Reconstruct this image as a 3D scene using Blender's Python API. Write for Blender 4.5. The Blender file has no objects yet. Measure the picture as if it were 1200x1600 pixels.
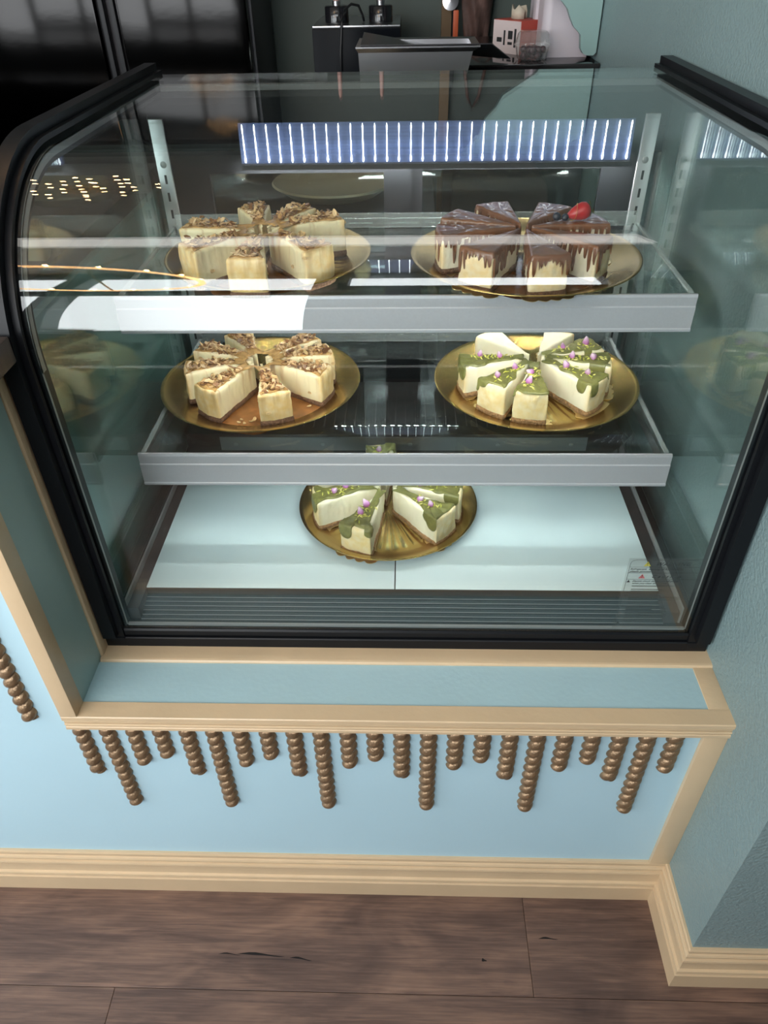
import bpy, bmesh, math, random
from mathutils import Vector, Matrix, noise as mnoise
R = math.radians
scene = bpy.context.scene
COL = scene.collection

# ------------------------------------------------------------------ camera
cam_d = bpy.data.cameras.new('camera'); cam = bpy.data.objects.new('camera', cam_d); COL.objects.link(cam)
scene.camera = cam
def set_cam(loc, pitch, yaw, roll, fpx):
    p, y, r = R(pitch), R(yaw), R(roll)
    f = Vector((math.sin(y)*math.cos(p), math.cos(y)*math.cos(p), -math.sin(p)))
    rt = Vector((math.cos(y), -math.sin(y), 0)); up = rt.cross(f)
    c, s = math.cos(r), math.sin(r)
    r2 = c*rt + s*up; u2 = -s*rt + c*up
    m = Matrix((r2, u2, -f)).transposed().to_4x4(); m.translation = loc
    cam.matrix_world = m
    cam_d.sensor_fit = 'VERTICAL'; cam_d.sensor_height = 36.0; cam_d.lens = 36.0*fpx/1600
    cam_d.clip_start = 0.02
set_cam((.4632, -.6311, 1.3853), 38.3995, -2.2227, -1.1392, 1142.86)

# ------------------------------------------------------------------ world, exposure
world = bpy.data.worlds.new('sky'); scene.world = world; world.use_nodes = True
bg = world.node_tree.nodes['Background']
bg.inputs['Color'].default_value = (.93, .975, 1.0, 1); bg.inputs['Strength'].default_value = 10.0
scene.view_settings.view_transform = 'Standard'; scene.view_settings.look = 'None'
scene.view_settings.exposure = 0.0; scene.view_settings.gamma = 1.0
scene.view_settings.use_curve_mapping = False
scene.cycles.max_bounces = 14; scene.cycles.transparent_max_bounces = 24
scene.cycles.diffuse_bounces = 4; scene.cycles.glossy_bounces = 6
scene.cycles.caustics_reflective = False; scene.cycles.caustics_refractive = False
scene.cycles.sample_clamp_indirect = 8.0

# window openings of the shop (x0,x1,y0,y1,z0,z1); the sky comes in through them
YW = -2.0
WINS = [(-3.2, -2.2, YW, YW, .5, 2.12), (-2.1, -1.10, YW, YW, 1.05, 2.12), (-1.0, .05, YW, YW, 1.05, 2.12), (-3.2, -1.10, YW, YW, 2.22, 2.74), (-1.0, .05, YW, YW, 2.22, 2.74), (.20, 1.35, YW, YW, 2.36, 2.74)]  # low left opening and right-hand transom added to brighten panel and pillar
WIN_L = [(-3.6, -3.6, -1.9, -.9, .7, 2.6)]
def portal(cx, cy, cz, w, h, rot):
    l = bpy.data.lights.new('window_portal', 'AREA'); l.shape = 'RECTANGLE'; l.size = w; l.size_y = h
    l.cycles.is_portal = True
    o = bpy.data.objects.new('window_portal', l); COL.objects.link(o); o.location = (cx, cy, cz); o.rotation_euler = rot
for (x0, x1, y0, y1, z0, z1) in WINS:
    portal((x0+x1)/2, y0-.02, (z0+z1)/2, x1-x0, z1-z0, (R(90), 0, 0))
for (x0, x1, y0, y1, z0, z1) in WIN_L:
    portal(x0-.02, (y0+y1)/2, (z0+z1)/2, y1-y0, z1-z0, (R(90), 0, R(-90)))

# ------------------------------------------------------------------ materials
MATS = {}
def new_mat(name):
    m = bpy.data.materials.new(name); m.use_nodes = True
    nt = m.node_tree; b = nt.nodes['Principled BSDF']
    MATS[name] = m
    return m, nt, b
def plain(name, col, rough=.5, metal=0., bump=0., bscale=60., var=0., vscale=8., spec=.5, stretch=None, coat=0.):
    m, nt, b = new_mat(name)
    b.inputs['Base Color'].default_value = (*col, 1); b.inputs['Roughness'].default_value = rough
    b.inputs['Metallic'].default_value = metal; b.inputs['Specular IOR Level'].default_value = spec
    b.inputs['Coat Weight'].default_value = coat
    tc = nt.nodes.new('ShaderNodeTexCoord'); src = tc.outputs['Object']
    if stretch:
        mp = nt.nodes.new('ShaderNodeMapping'); mp.inputs['Scale'].default_value = stretch
        nt.links.new(src, mp.inputs['Vector']); src = mp.outputs['Vector']
    if var > 0:
        n = nt.nodes.new('ShaderNodeTexNoise'); n.inputs['Scale'].default_value = vscale; n.inputs['Detail'].default_value = 5
        nt.links.new(src, n.inputs['Vector'])
        cr = nt.nodes.new('ShaderNodeValToRGB')
        cr.color_ramp.elements[0].position = .3; cr.color_ramp.elements[1].position = .7
        cr.color_ramp.elements[0].color = (*[c*(1-var) for c in col], 1)
        cr.color_ramp.elements[1].color = (*[min(1, c*(1+var)) for c in col], 1)
        nt.links.new(n.outputs['Fac'], cr.inputs['Fac']); nt.links.new(cr.outputs['Color'], b.inputs['Base Color'])
    if bump > 0:
        n2 = nt.nodes.new('ShaderNodeTexNoise'); n2.inputs['Scale'].default_value = bscale; n2.inputs['Detail'].default_value = 4
        nt.links.new(src, n2.inputs['Vector'])
        bp = nt.nodes.new('ShaderNodeBump'); bp.inputs['Strength'].default_value = bump; bp.inputs['Distance'].default_value = .002
        nt.links.new(n2.outputs['Fac'], bp.inputs['Height']); nt.links.new(bp.outputs['Normal'], b.inputs['Normal'])
    return m
def emit(name, col, strength):
    m, nt, b = new_mat(name)
    b.inputs['Base Color'].default_value = (*col, 1)
    b.inputs['Emission Color'].default_value = (*col, 1); b.inputs['Emission Strength'].default_value = strength
    return m
def glass(name, tint=(.97, .99, .98), ior=1.5, rough=0.0, haze=0.0):
    """thin clear pane: Fresnel mirror over transparent; each of the two faces reflects like real glass"""
    m, nt, b = new_mat(name); nt.nodes.remove(b)
    out = nt.nodes['Material Output']
    geo = nt.nodes.new('ShaderNodeNewGeometry')
    mx = nt.nodes.new('ShaderNodeMix'); mx.data_type = 'FLOAT'
    mx.inputs[2].default_value = ior; mx.inputs[3].default_value = 1/ior
    nt.links.new(geo.outputs['Backfacing'], mx.inputs[0])
    fr = nt.nodes.new('ShaderNodeFresnel'); nt.links.new(mx.outputs[0], fr.inputs['IOR'])
    tr = nt.nodes.new('ShaderNodeBsdfTransparent'); tr.inputs['Color'].default_value = (*tint, 1)
    gl = nt.nodes.new('ShaderNodeBsdfGlossy'); gl.inputs['Roughness'].default_value = rough
    gl.inputs['Color'].default_value = (1, 1, 1, 1)
    ms = nt.nodes.new('ShaderNodeMixShader')
    nt.links.new(fr.outputs['Fac'], ms.inputs['Fac']); nt.links.new(tr.outputs[0], ms.inputs[1]); nt.links.new(gl.outputs[0], ms.inputs[2])
    last = ms
    if haze > 0:
        df = nt.nodes.new('ShaderNodeBsdfDiffuse'); df.inputs['Color'].default_value = (.8, .85, .85, 1)
        m2 = nt.nodes.new('ShaderNodeMixShader'); m2.inputs['Fac'].default_value = haze
        nt.links.new(ms.outputs[0], m2.inputs[1]); nt.links.new(df.outputs[0], m2.inputs[2]); last = m2
    nt.links.new(last.outputs[0], out.inputs['Surface'])
    return m

BLUE = plain('blue_panel_paint', (.44, .65, .755), .42, bump=.12, bscale=140, var=.02, vscale=5)
TEALW = plain('teal_wall_paint', (.215, .31, .325), .40, bump=1.0, bscale=190, var=.03, vscale=4)
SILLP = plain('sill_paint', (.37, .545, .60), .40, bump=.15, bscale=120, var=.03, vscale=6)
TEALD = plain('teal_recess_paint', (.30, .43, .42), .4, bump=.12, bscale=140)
TAN = plain('tan_trim_paint', (.60, .455, .29), .36, bump=.15, bscale=120, var=.04, vscale=14)
BRONZE = plain('bronze_rope_paint', (.27, .18, .105), .33, metal=.6, bump=.5, bscale=320, var=.25, vscale=90)
BLACK = plain('black_satin_metal', (.006, .007, .009), .38, spec=.22)
BLACKM = plain('black_matte', (.015, .016, .018), .55)
GASKET = plain('gasket_grey', (.30, .32, .32), .45, metal=.3)
ALU = plain('brushed_aluminium', (.60, .61, .66), .48, metal=.45, bump=.08, bscale=900, var=.04, vscale=500)
ALUD = plain('dark_channel', (.05, .045, .045), .35, metal=.4)
STEEL = plain('kitchen_steel', (.42, .42, .44), .28, metal=1., stretch=(1, 1, 30))
FRIDGE = plain('fridge_steel', (.018, .0175, .0175), .10, metal=1., bump=.05, bscale=14, stretch=(1, 1, 2))
DECK = plain('white_deck', (.70, .85, .88), .22)
GRILL = plain('dark_grill', (.03, .045, .05), .35, metal=.3)
DARKGREEN = plain('kitchen_wall_paint', (.06, .08, .072), .6)
WHITEP = plain('white_ceiling', (.80, .79, .76), .8)
WOODDARK = plain('dark_counter', (.05, .04, .038), .35, var=.3, vscale=12, stretch=(1, 10, 1))
GLASS = glass('clear_glass')
GLASS_S = glass('side_glass', (.89, .93, .92))
GLASS_R = glass('misted_side_glass', (.89, .93, .92), haze=.02)
GLASS_SH = glass('shelf_glass', (.93, .97, .965))
GLASS_D = glass('door_glass', (.80, .86, .85))
RIM = glass('shelf_rim_glass', (.90, .95, .94), haze=.16)
GEDGE = plain('glass_edge', (.42, .62, .60), .15)

# ------------------------------------------------------------------ helpers
WO = {}      # world origin of every object
def link(o, parent=None, origin=None):
    COL.objects.link(o)
    po = WO.get(parent, Vector((0, 0, 0))) if parent else Vector((0, 0, 0))
    og = Vector(origin) if origin is not None else Vector((0, 0, 0))
    if parent: o.parent = parent
    o.location = og - po
    WO[o] = og
    return o
def reparent(o, p):
    o.parent = p; o.location = WO[o]-WO[p]
def tag(o, label=None, cat=None, group=None, kind=None):
    if label: o['label'] = label
    if cat: o['category'] = cat
    if group: o['group'] = group
    if kind: o['kind'] = kind
    return o
def thing(name, loc, label, cat, group=None):
    o = bpy.data.objects.new(name, None); o.empty_display_size = .05
    link(o, None, loc); return tag(o, label, cat, group)
def add(name, verts, faces, mat, parent=None, smooth=False, sharp=None, mats=None, fmat=None):
    me = bpy.data.meshes.new(name); me.from_pydata([tuple(v) for v in verts], [], faces); me.validate()
    bm = bmesh.new(); bm.from_mesh(me); bmesh.ops.recalc_face_normals(bm, faces=bm.faces); bm.to_mesh(me); bm.free()
    for mm in (mats or [mat]): me.materials.append(mm)
    if fmat:
        for p, k in zip(me.polygons, fmat): p.material_index = k
    if smooth:
        me.shade_smooth()
        if sharp: me.set_sharp_from_angle(angle=R(sharp))
    o = bpy.data.objects.new(name, me)
    loc = parent is not None and parent in LOCAL
    if loc: LOCAL.add(o)
    return link(o, parent, WO[parent] if loc else (0, 0, 0))
LOCAL = set()   # things whose parts are modelled in local coordinates
def from_bm(name, bm, mat, parent=None, smooth=False, sharp=None):
    me = bpy.data.meshes.new(name); bmesh.ops.recalc_face_normals(bm, faces=bm.faces); bm.to_mesh(me); bm.free()
    me.materials.append(mat)
    if smooth:
        me.shade_smooth()
        if sharp: me.set_sharp_from_angle(angle=R(sharp))
    o = bpy.data.objects.new(name, me)
    loc = parent is not None and parent in LOCAL
    if loc: LOCAL.add(o)
    return link(o, parent, WO[parent] if loc else (0, 0, 0))
def bm_box(bm, x0, x1, y0, y1, z0, z1, bevel=0., seg=2):
    r = bmesh.ops.create_cube(bm, size=1)
    vs = r['verts']
    for v in vs:
        v.co = Vector(((x0+x1)/2+v.co.x*(x1-x0), (y0+y1)/2+v.co.y*(y1-y0), (z0+z1)/2+v.co.z*(z1-z0)))
    if bevel > 0:
        es = list({e for v in vs for e in v.link_edges})
        bmesh.ops.bevel(bm, geom=es, offset=bevel, segments=seg, affect='EDGES', profile=.6)
def box(name, x0, x1, y0, y1, z0, z1, mat, parent=None, bevel=0., kind=None):
    bm = bmesh.new(); bm_box(bm, x0, x1, y0, y1, z0, z1, bevel)
    o = from_bm(name, bm, mat, parent, smooth=bevel > 0, sharp=40)
    if kind: o['kind'] = kind
    return o
def extrude(name, prof, a0, a1, mat, parent=None, axis='x', smooth=False, sharp=35, closed=True):
    """prof: list of 2-D points; axis x: (y,z), axis y: (x,z), axis z: (x,y)"""
    def P(a, p):
        return (a, p[0], p[1]) if axis == 'x' else ((p[0], a, p[1]) if axis == 'y' else (p[0], p[1], a))
    n = len(prof)
    vs = [P(a0, p) for p in prof]+[P(a1, p) for p in prof]
    fs = [(i, (i+1) % n, n+(i+1) % n, n+i) for i in range(n)]
    if closed: fs += [tuple(range(n)), tuple(range(2*n-1, n-1, -1))]
    return add(name, vs, fs, mat, parent, smooth, sharp)
def lathe(name, prof, seg, mat, parent=None, loc=(0, 0, 0), smooth=True, sharp=50, axis=None, squash=1.):
    vs, fs = [], []
    M = Matrix.Identity(3) if axis is None else Vector((0, 0, 1)).rotation_difference(Vector(axis)).to_matrix()
    for (r, z) in prof:
        for k in range(seg):
            a = 2*math.pi*k/seg
            vs.append(Vector(loc)+M @ Vector((r*math.cos(a), r*math.sin(a)*squash, z)))
    m = len(prof)
    for i in range(m-1):
        for k in range(seg):
            fs.append((i*seg+k, i*seg+(k+1) % seg, (i+1)*seg+(k+1) % seg, (i+1)*seg+k))
    if prof[0][0] > 1e-6: fs.append(tuple(range(seg-1, -1, -1)))
    if prof[-1][0] > 1e-6: fs.append(tuple((m-1)*seg+k for k in range(seg)))
    return add(name, vs, fs, mat, parent, smooth, sharp)
def tube_pts(pts, r, seg=8):
    vs, fs = [], []
    n = len(pts); pts = [Vector(p) for p in pts]
    for i, p in enumerate(pts):
        t = (pts[min(i+1, n-1)]-pts[max(i-1, 0)]).normalized()
        u = t.cross(Vector((.3, .2, 1))).normalized(); w = t.cross(u)
        for k in range(seg):
            a = 2*math.pi*k/seg; vs.append(p+r*(math.cos(a)*u+math.sin(a)*w))
    for i in range(n-1):
        for k in range(seg):
            fs.append((i*seg+k, i*seg+(k+1) % seg, (i+1)*seg+(k+1) % seg, (i+1)*seg+k))
    fs += [tuple(range(seg)), tuple((n-1)*seg+k for k in range(seg))]
    return vs, fs

# ------------------------------------------------------------------ dimensions (metres)
W = .92            # right wall plane
ZS = .5193         # sill top
ZSB = .487         # sill underside
YC = .1192         # front of the display case
XL = -.003         # left side of the recess
YP = -.1386        # front of the pillar
HB = .117

# ------------------------------------------------------------------ floor
floor = box('floor', -3.6, 2.8, YW, 2.6, -.06, -.006, plain('subfloor', (.03, .025, .02), .8), kind='structure')
m, nt, b = new_mat('wood_plank')
tc = nt.nodes.new('ShaderNodeTexCoord'); oi = nt.nodes.new('ShaderNodeObjectInfo')
mp = nt.nodes.new('ShaderNodeMapping'); mp.inputs['Scale'].default_value = (2.2, 26, 1)
cmb = nt.nodes.new('ShaderNodeVectorMath'); cmb.operation = 'MULTIPLY_ADD'
cmb.inputs[1].default_value = (7, 3, 5)
nt.links.new(oi.outputs['Random'], cmb.inputs[0]); nt.links.new(tc.outputs['Object'], cmb.inputs[2])
nt.links.new(cmb.outputs[0], mp.inputs['Vector'])
n1 = nt.nodes.new('ShaderNodeTexNoise'); n1.inputs['Scale'].default_value = 3.0; n1.inputs['Detail'].default_value = 8; n1.inputs['Roughness'].default_value = .65; n1.inputs['Distortion'].default_value = .6
nt.links.new(mp.outputs[0], n1.inputs['Vector'])
mp2 = nt.nodes.new('ShaderNodeMapping'); mp2.inputs['Scale'].default_value = (3.0, 7, 1)
nt.links.new(cmb.outputs[0], mp2.inputs['Vector'])
n2 = nt.nodes.new('ShaderNodeTexNoise'); n2.inputs['Scale'].default_value = 1.6; n2.inputs['Detail'].default_value = 3; n2.inputs['Distortion'].default_value = 1.0
nt.links.new(mp2.outputs[0], n2.inputs['Vector'])
mp3 = nt.nodes.new('ShaderNodeMapping'); mp3.inputs['Scale'].default_value = (10, 320, 1)
nt.links.new(cmb.outputs[0], mp3.inputs['Vector'])
n3 = nt.nodes.new('ShaderNodeTexNoise'); n3.inputs['Scale'].default_value = 1.; n3.inputs['Detail'].default_value = 5
nt.links.new(mp3.outputs[0], n3.inputs['Vector'])
ad = nt.nodes.new('ShaderNodeMath'); ad.operation = 'MULTIPLY_ADD'; ad.inputs[1].default_value = .5
nt.links.new(n1.outputs['Fac'], ad.inputs[0])
ad2 = nt.nodes.new('ShaderNodeMath'); ad2.operation = 'MULTIPLY_ADD'; ad2.inputs[1].default_value = .55
nt.links.new(n2.outputs['Fac'], ad2.inputs[0]); nt.links.new(ad2.outputs[0], ad.inputs[2])
m3 = nt.nodes.new('ShaderNodeMath'); m3.operation = 'MULTIPLY'; m3.inputs[1].default_value = .28
nt.links.new(n3.outputs['Fac'], m3.inputs[0]); nt.links.new(m3.outputs[0], ad2.inputs[2])
cr = nt.nodes.new('ShaderNodeValToRGB'); e = cr.color_ramp.elements
e[0].position = .46; e[0].color = (.048, .028, .024, 1); e[1].position = .92; e[1].color = (.29, .175, .125, 1)
k = e.new(.62); k.color = (.110, .066, .052, 1); k = e.new(.74); k.color = (.175, .105, .078, 1)
nt.links.new(ad.outputs[0], cr.inputs['Fac']); nt.links.new(cr.outputs['Color'], b.inputs['Base Color'])
b.inputs['Roughness'].default_value = .5
bp = nt.nodes.new('ShaderNodeBump'); bp.inputs['Strength'].default_value = .25; bp.inputs['Distance'].default_value = .001
nt.links.new(n3.outputs['Fac'], bp.inputs['Height']); nt.links.new(bp.outputs['Normal'], b.inputs['Normal'])
PLANK = m
rng = random.Random(4)
PW = .187
rows = [(-.1752+.187*k) for k in range(1, -20, -1)]
joints = {0: [.678], 1: [-.0235, 1.20], 2: [.45]}
def plank_mesh(l, w):
    bm = bmesh.new(); bm_box(bm, 0, l, 0, w, -.006, 0, .0009, 1)
    me = bpy.data.meshes.new('plank'); bm.to_mesh(me); bm.free(); me.materials.append(PLANK); return me
PM = {}
for ri, ytop in enumerate(rows):
    y1 = ytop; y0 = ytop-PW
    if y0 < YW: break
    js = joints.get(ri, [rng.uniform(-.6, .6)])
    xs = []
    base = js[0]
    x = base
    while x > -3.6: x -= 1.22
    cuts = []
    while x < 2.9: cuts.append(x); x += 1.22
    if ri == 1: cuts = sorted([c for c in cuts])
    for c in cuts:
        key = (1.2196, PW-.0006)
        if key not in PM: PM[key] = plank_mesh(*key)
        o = bpy.data.objects.new('plank', PM[key]); link(o, floor, (c+.0002, y0+.0003, 0))
# small knot cracks in the near planks
CRK = plain('plank_crack', (.008, .006, .006), .9)
def crack(x, y, l, w, ang=0):
    n = 9; vs = []; 
    for s in (1, -1):
        for i in range(n):
            t = i/(n-1); ww = w*math.sin(math.pi*t)*(1+.4*math.sin(7*t))
            px = (t-.5)*l; py = s*ww/2+.0015*math.sin(5*t); vs.append((x+px*math.cos(ang)-py*math.sin(ang), y+px*math.sin(ang)+py*math.cos(ang), .0003))
    fs = [(i, i+1, n+i+1, n+i) for i in range(n-1)]
    return add('wood_crack', vs, fs, CRK, floor)
crack(.215, -.121, .085, .004, R(-1)); crack(.285, -.126, .04, .003, R(-3)); crack(.16, -.121, .04, .002, R(1)); crack(.715, -.085, .035, .003, R(2))
crack(.60, -.122, .009, .005, .3)

# ------------------------------------------------------------------ walls of the counter front
box('wall_front', -2.4, W, 0, .03, 0, ZSB, BLUE, kind='structure')
box('wall_counter', -2.4, -.0265, 0, .03, ZSB, 1.0123, BLUE, kind='structure')
box('wall_recess', -.03, XL-.0012, .0, .84, ZSB, 1.0123, TEALD, kind='structure')
wr = box('wall_right', W, 2.75, YP, .30, 0, 2.9, TEALW, kind='structure')
box('wall_side', W, 1.1, .30, 2.6, 0, 2.9, TEALW, kind='structure')
box('wall_back', -3.6, W, 2.45, 2.6, 0, 2.9, DARKGREEN, kind='structure')
box('wall_left', -3.75, -3.6, -.3, 2.6, 0, 2.9, plain('left_wall_paint', (.45, .47, .45), .7), kind='structure')
box('ceiling', -3.75, 2.75, YW-.15, 2.6, 2.9, 3.0, WHITEP, kind='structure')
box('wall_far_right', 2.75, 2.9, YW-.15, YP, 0, 2.9, plain('far_wall_paint', (.35, .34, .31), .7), kind='structure')
# shopfront behind the viewer, with its openings
SF = plain('shopfront_paint', (.10, .11, .11), .6)
def wall_with_openings(name, axis, pos, a0, a1, wins, mat, th=.15):
    bm = bmesh.new()
    def bx(u0, u1, z0, z1):
        if u1-u0 < 1e-4 or z1-z0 < 1e-4: return
        if axis == 'y': bm_box(bm, u0, u1, pos-th, pos, z0, z1)
        else: bm_box(bm, pos-th, pos, u0, u1, z0, z1)
    us = sorted({a0, a1, *[w[0] for w in wins], *[w[1] for w in wins]}); zs = sorted({0, 2.9, *[w[2] for w in wins], *[w[3] for w in wins]})
    for u0, u1 in zip(us, us[1:]):
        for z0, z1 in zip(zs, zs[1:]):
            um, zm = (u0+u1)/2, (z0+z1)/2
            if not any(w[0] < um < w[1] and w[2] < zm < w[3] for w in wins): bx(u0, u1, z0, z1)
    o = from_bm(name, bm, mat); o['kind'] = 'structure'; return o
wall_with_openings('wall_shopfront', 'y', YW, -3.75, 2.75, [(w[0], w[1], w[4], w[5]) for w in WINS], SF)
wall_with_openings('wall_left_front', 'x', -3.6, YW, -.3, [(w[2], w[3], w[4], w[5]) for w in WIN_L], SF)
box('ground', -14, 14, -16, YW-.16, -.12, -.02, plain('pavement', (.42, .41, .39), .85), kind='structure')

# baseboards: one moulded profile swept round the corner, mitred
BP = [(0, 0), (.016, 0), (.016, .044), (.0115, .0455), (.0115, .048), (.0145, .050), (.0155, .054), (.0145, .058), (.0105, .0595), (.010, .083), (.0115, .0845), (.0120, .088), (.0110, .0915), (.0070, .0925), (.0070, .0945), (.0088, .097), (.0088, .100), (.0070, .103), (.0045, .104), (.0045, .107), (.006, .109), (.006, .1135), (.004, HB), (0, HB)]
def sweep(name, path_in, path_out_dir, mat, kind='structure'):
    (A, B) = path_in; (da, db) = path_out_dir    # da/db: offset vector per unit profile depth at each end
    n = len(BP)
    vs = [(A[0]+da[0]*d, A[1]+da[1]*d, z) for d, z in BP]+[(B[0]+db[0]*d, B[1]+db[1]*d, z) for d, z in BP]
    fs = [(i, (i+1) % n, n+(i+1) % n, n+i) for i in range(n)]+[tuple(range(n)), tuple(range(2*n-1, n-1, -1))]
    o = add(name, vs, fs, mat); o['kind'] = kind; return o
sweep('baseboard_front', ((-2.4, 0), (W, 0)), ((0, -1), (-1, -1)), TAN)
sweep('baseboard_right', ((W, 0), (W, YP)), ((-1, -1), (-1, -1)), TAN)
sweep('baseboard_pillar', ((W, YP), (2.7, YP)), ((-1, -1), (0, -1)), TAN)

# trims round the recess
NO = [(-.0005, ZSB), (-.0080, ZSB), (-.0100, ZSB+.0015), (-.0100, ZSB+.0065), (-.0085, ZSB+.0078), (-.0055, ZSB+.0082), (-.0055, ZSB+.0092), (-.0090, ZSB+.0098), (-.0102, ZSB+.012), (-.0090, ZSB+.0145), (-.0055, ZSB+.0150), (-.0055, ZSB+.0160), (-.0088, ZSB+.0168), (-.0088, ZSB+.0185), (-.0070, ZSB+.0195), (-.0072, ZS-.0100), (-.0112, ZS-.0085), (-.0112, ZS-.0015), (-.0098, ZS), (.016, ZS), (.016, ZS-.01), (.03, ZS-.01), (.03, ZSB)]
o = extrude('trim_1', NO, -.0265, W+.0005, TAN); o['kind'] = 'structure'
box('trim_2', -.0265, XL, -.0112, .016, ZS, 1.0123, TAN, bevel=.001, kind='structure')         # left jamb
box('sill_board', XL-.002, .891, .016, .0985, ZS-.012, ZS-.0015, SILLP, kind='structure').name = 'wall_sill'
o = extrude('trim_3', [(.0905, ZS-.008), (.0905, ZS+.0006), (.0925, ZS+.003), (.0955, ZS+.0036), (.30, ZS+.0036), (.30, ZS-.008)], XL, W, TAN); o['kind'] = 'structure'
box('trim_4', .891, W, .016, .0905, ZS-.012, ZS, TAN, bevel=.0008, kind='structure')
o = extrude('trim_5', [(XL-.001, .0985), (XL+.001, .0985), (XL+.0028, .1005), (XL+.0032, .1035), (XL+.0032, .135), (XL-.001, .135)], ZS+.0036, 1.0123, TAN, axis='z'); o['kind'] = 'structure'
box('trim_6', .886, W, -.007, 0, HB, ZSB, TAN, bevel=.0008, kind='structure')
box('counter_support', .0, W, .20, .84, 0, ZS, BLACKM, kind='structure').name = 'wall_cabinet'
bm = bmesh.new(); bm_box(bm, -2.4, .0245, -.075, .1085, 1.0125, 1.0435, .002); bm_box(bm, -2.4, -.0165, .1106, .86, 1.0125, 1.0435)
ct = from_bm('countertop', bm, WOODDARK, None, True, 40)
tag(ct, 'dark brown wooden countertop slab at the left edge beside the glass case', 'countertop')

# twisted rope mouldings
def rope_mesh(L, R0=.0128, pitch=.0193):
    seg = 28; dz = .0013; n = int(L/dz)
    vs, fs = [], []
    for i in range(n+1):
        z = -L*i/n
        for k in range(seg):
            th = -math.pi*(k/(seg-1))          # front half only (rests flat on the panel)
            ph = 1.5*th-2*math.pi*z/pitch
            r = R0*(.62+.40*abs(math.cos(ph/2))**.62)
            if i == n: r *= .75
            if i == n-1: r *= .93
            vs.append((r*math.cos(th), r*math.sin(th)*.95, z))
    for i in range(n):
        for k in range(seg-1):
            fs.append((i*seg+k, i*seg+k+1, (i+1)*seg+k+1, (i+1)*seg+k))
        fs.append((i*seg+seg-1, i*seg, (i+1)*seg, (i+1)*seg+seg-1))
    fs += [tuple(range(seg)), tuple(n*seg+k for k in range(seg-1, -1, -1))]
    me = bpy.data.meshes.new('rope'); me.from_pydata(vs, [], fs)
    bm = bmesh.new(); bm.from_mesh(me); bmesh.ops.recalc_face_normals(bm, faces=bm.faces); bm.to_mesh(me); bm.free()
    me.shade_smooth(); me.set_sharp_from_angle(angle=R(75)); me.materials.append(BRONZE); return me
ORD = ['first', 'second', 'third', 'fourth', 'fifth', 'sixth', 'seventh', 'eighth', 'ninth', 'tenth', 'eleventh', 'twelfth', 'thirteenth', 'fourteenth', 'fifteenth', 'sixteenth', 'seventeenth', 'eighteenth', 'nineteenth', 'twentieth', 'twenty-first', 'twenty-second', 'twenty-third']
KINDS = [('medium', .372), ('long', .285), ('short', .399), ('very short', .4185)]
RM = {k: rope_mesh(ZSB+.001-zb) for k, zb in KINDS}
for i in range(23):
    k, zb = KINDS[i % 4]
    o = bpy.data.objects.new('rope_moulding', RM[k]); link(o, None, (-.0125+.0392*i, .0008, ZSB+.0))
    tag(o, '%s bronze twisted rope drop under the sill, %s counting from the left' % (k, ORD[i]), 'moulding', 'twisted rope drops under the sill')
rl = rope_mesh(.46)
o = bpy.data.objects.new('rope_moulding', rl); link(o, None, (-.0775, .0008, .963))
tag(o, 'lone bronze twisted rope drop on the blue panel left of the recess', 'moulding')

# ------------------------------------------------------------------ display case
CX0, CX1 = .001, .917
case = thing('display_case', (.46, YC, ZS+.0036), 'black framed refrigerated glass display case with curved front and two shelves', 'display case')
YF = .1265; RA = .20; ZT = 1.196; ZB = .556
def profile(off, n=22, y_end=.838, zb=ZB):
    """case outline in the y-z plane, moved inwards by off"""
    p = [(YF+off, zb), (YF+off, max(.8, zb+.004)), (YF+off, ZT-RA)]
    cy, cz, r = YF+RA, ZT-RA, RA-off
    for i in range(1, n+1):
        a = math.pi-(math.pi/2)*i/n
        p.append((cy+r*math.cos(a), cz+r*math.sin(a)))
    p += [(.5, ZT-off), (y_end, ZT-off)]
    return p
def band(name, off0, off1, x0, x1, mat, y_end=.838, zb=ZB, parent=None, smooth=True):
    a = profile(off0, y_end=y_end, zb=zb); b_ = profile(off1, y_end=y_end, zb=zb); n = len(a)
    vs = [(x0, *p) for p in a]+[(x1, *p) for p in a]+[(x1, *p) for p in b_]+[(x0, *p) for p in b_]
    fs = []
    for i in range(n-1):
        for q in range(4):
            fs.append((q*n+i, q*n+i+1, ((q+1) % 4)*n+i+1, ((q+1) % 4)*n+i))
    fs += [(0, n, 2*n, 3*n), (n-1, 3*n-1+0, 2*n-1, n-1)] if False else [(0, n, 2*n, 3*n), (n-1, 2*n-1, 3*n-1, 4*n-1)]
    return add(name, vs, fs, mat, parent or case, smooth, 40)
fg = band('front_glass', 0, .005, CX0+.010, CX1-.010, GLASS)
# side frames: outer moulding that stands a little proud plus the inner black border
for x0, x1 in ((CX0, CX0+.030), (CX1-.030, CX1)):
    fr = band('side_frame', -.006, .0, x0, x1, BLACK, y_end=.845, zb=ZS+.0045)
    xi0, xi1 = (x0+.002, x0+.022) if x0 < .4 else (x1-.022, x1-.002)
    o = band('frame_channel', -.017, -.0062, xi0, xi1, BLACK, y_end=.845, zb=ZS+.03); reparent(o, fr)
    xb0, xb1 = (x0+.008, x0+.034) if x0 < .4 else (x1-.034, x1-.008)
    o = band('inner_frame', .0052, .022, xb0, xb1, BLACK, y_end=.80, zb=ZS+.0045); reparent(o, fr)
    xg0, xg1 = (x0+.0342, x0+.0352) if x0 < .4 else (x1-.0352, x1-.0342)
    o = band('gasket', .0052, .016, xg0, xg1, GASKET, y_end=.80, zb=.985); reparent(o, fr)
    o = band('gasket', .0052, .0075, xg0, xg1, GASKET, y_end=.80, zb=ZB+.002); reparent(o, fr)
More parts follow.
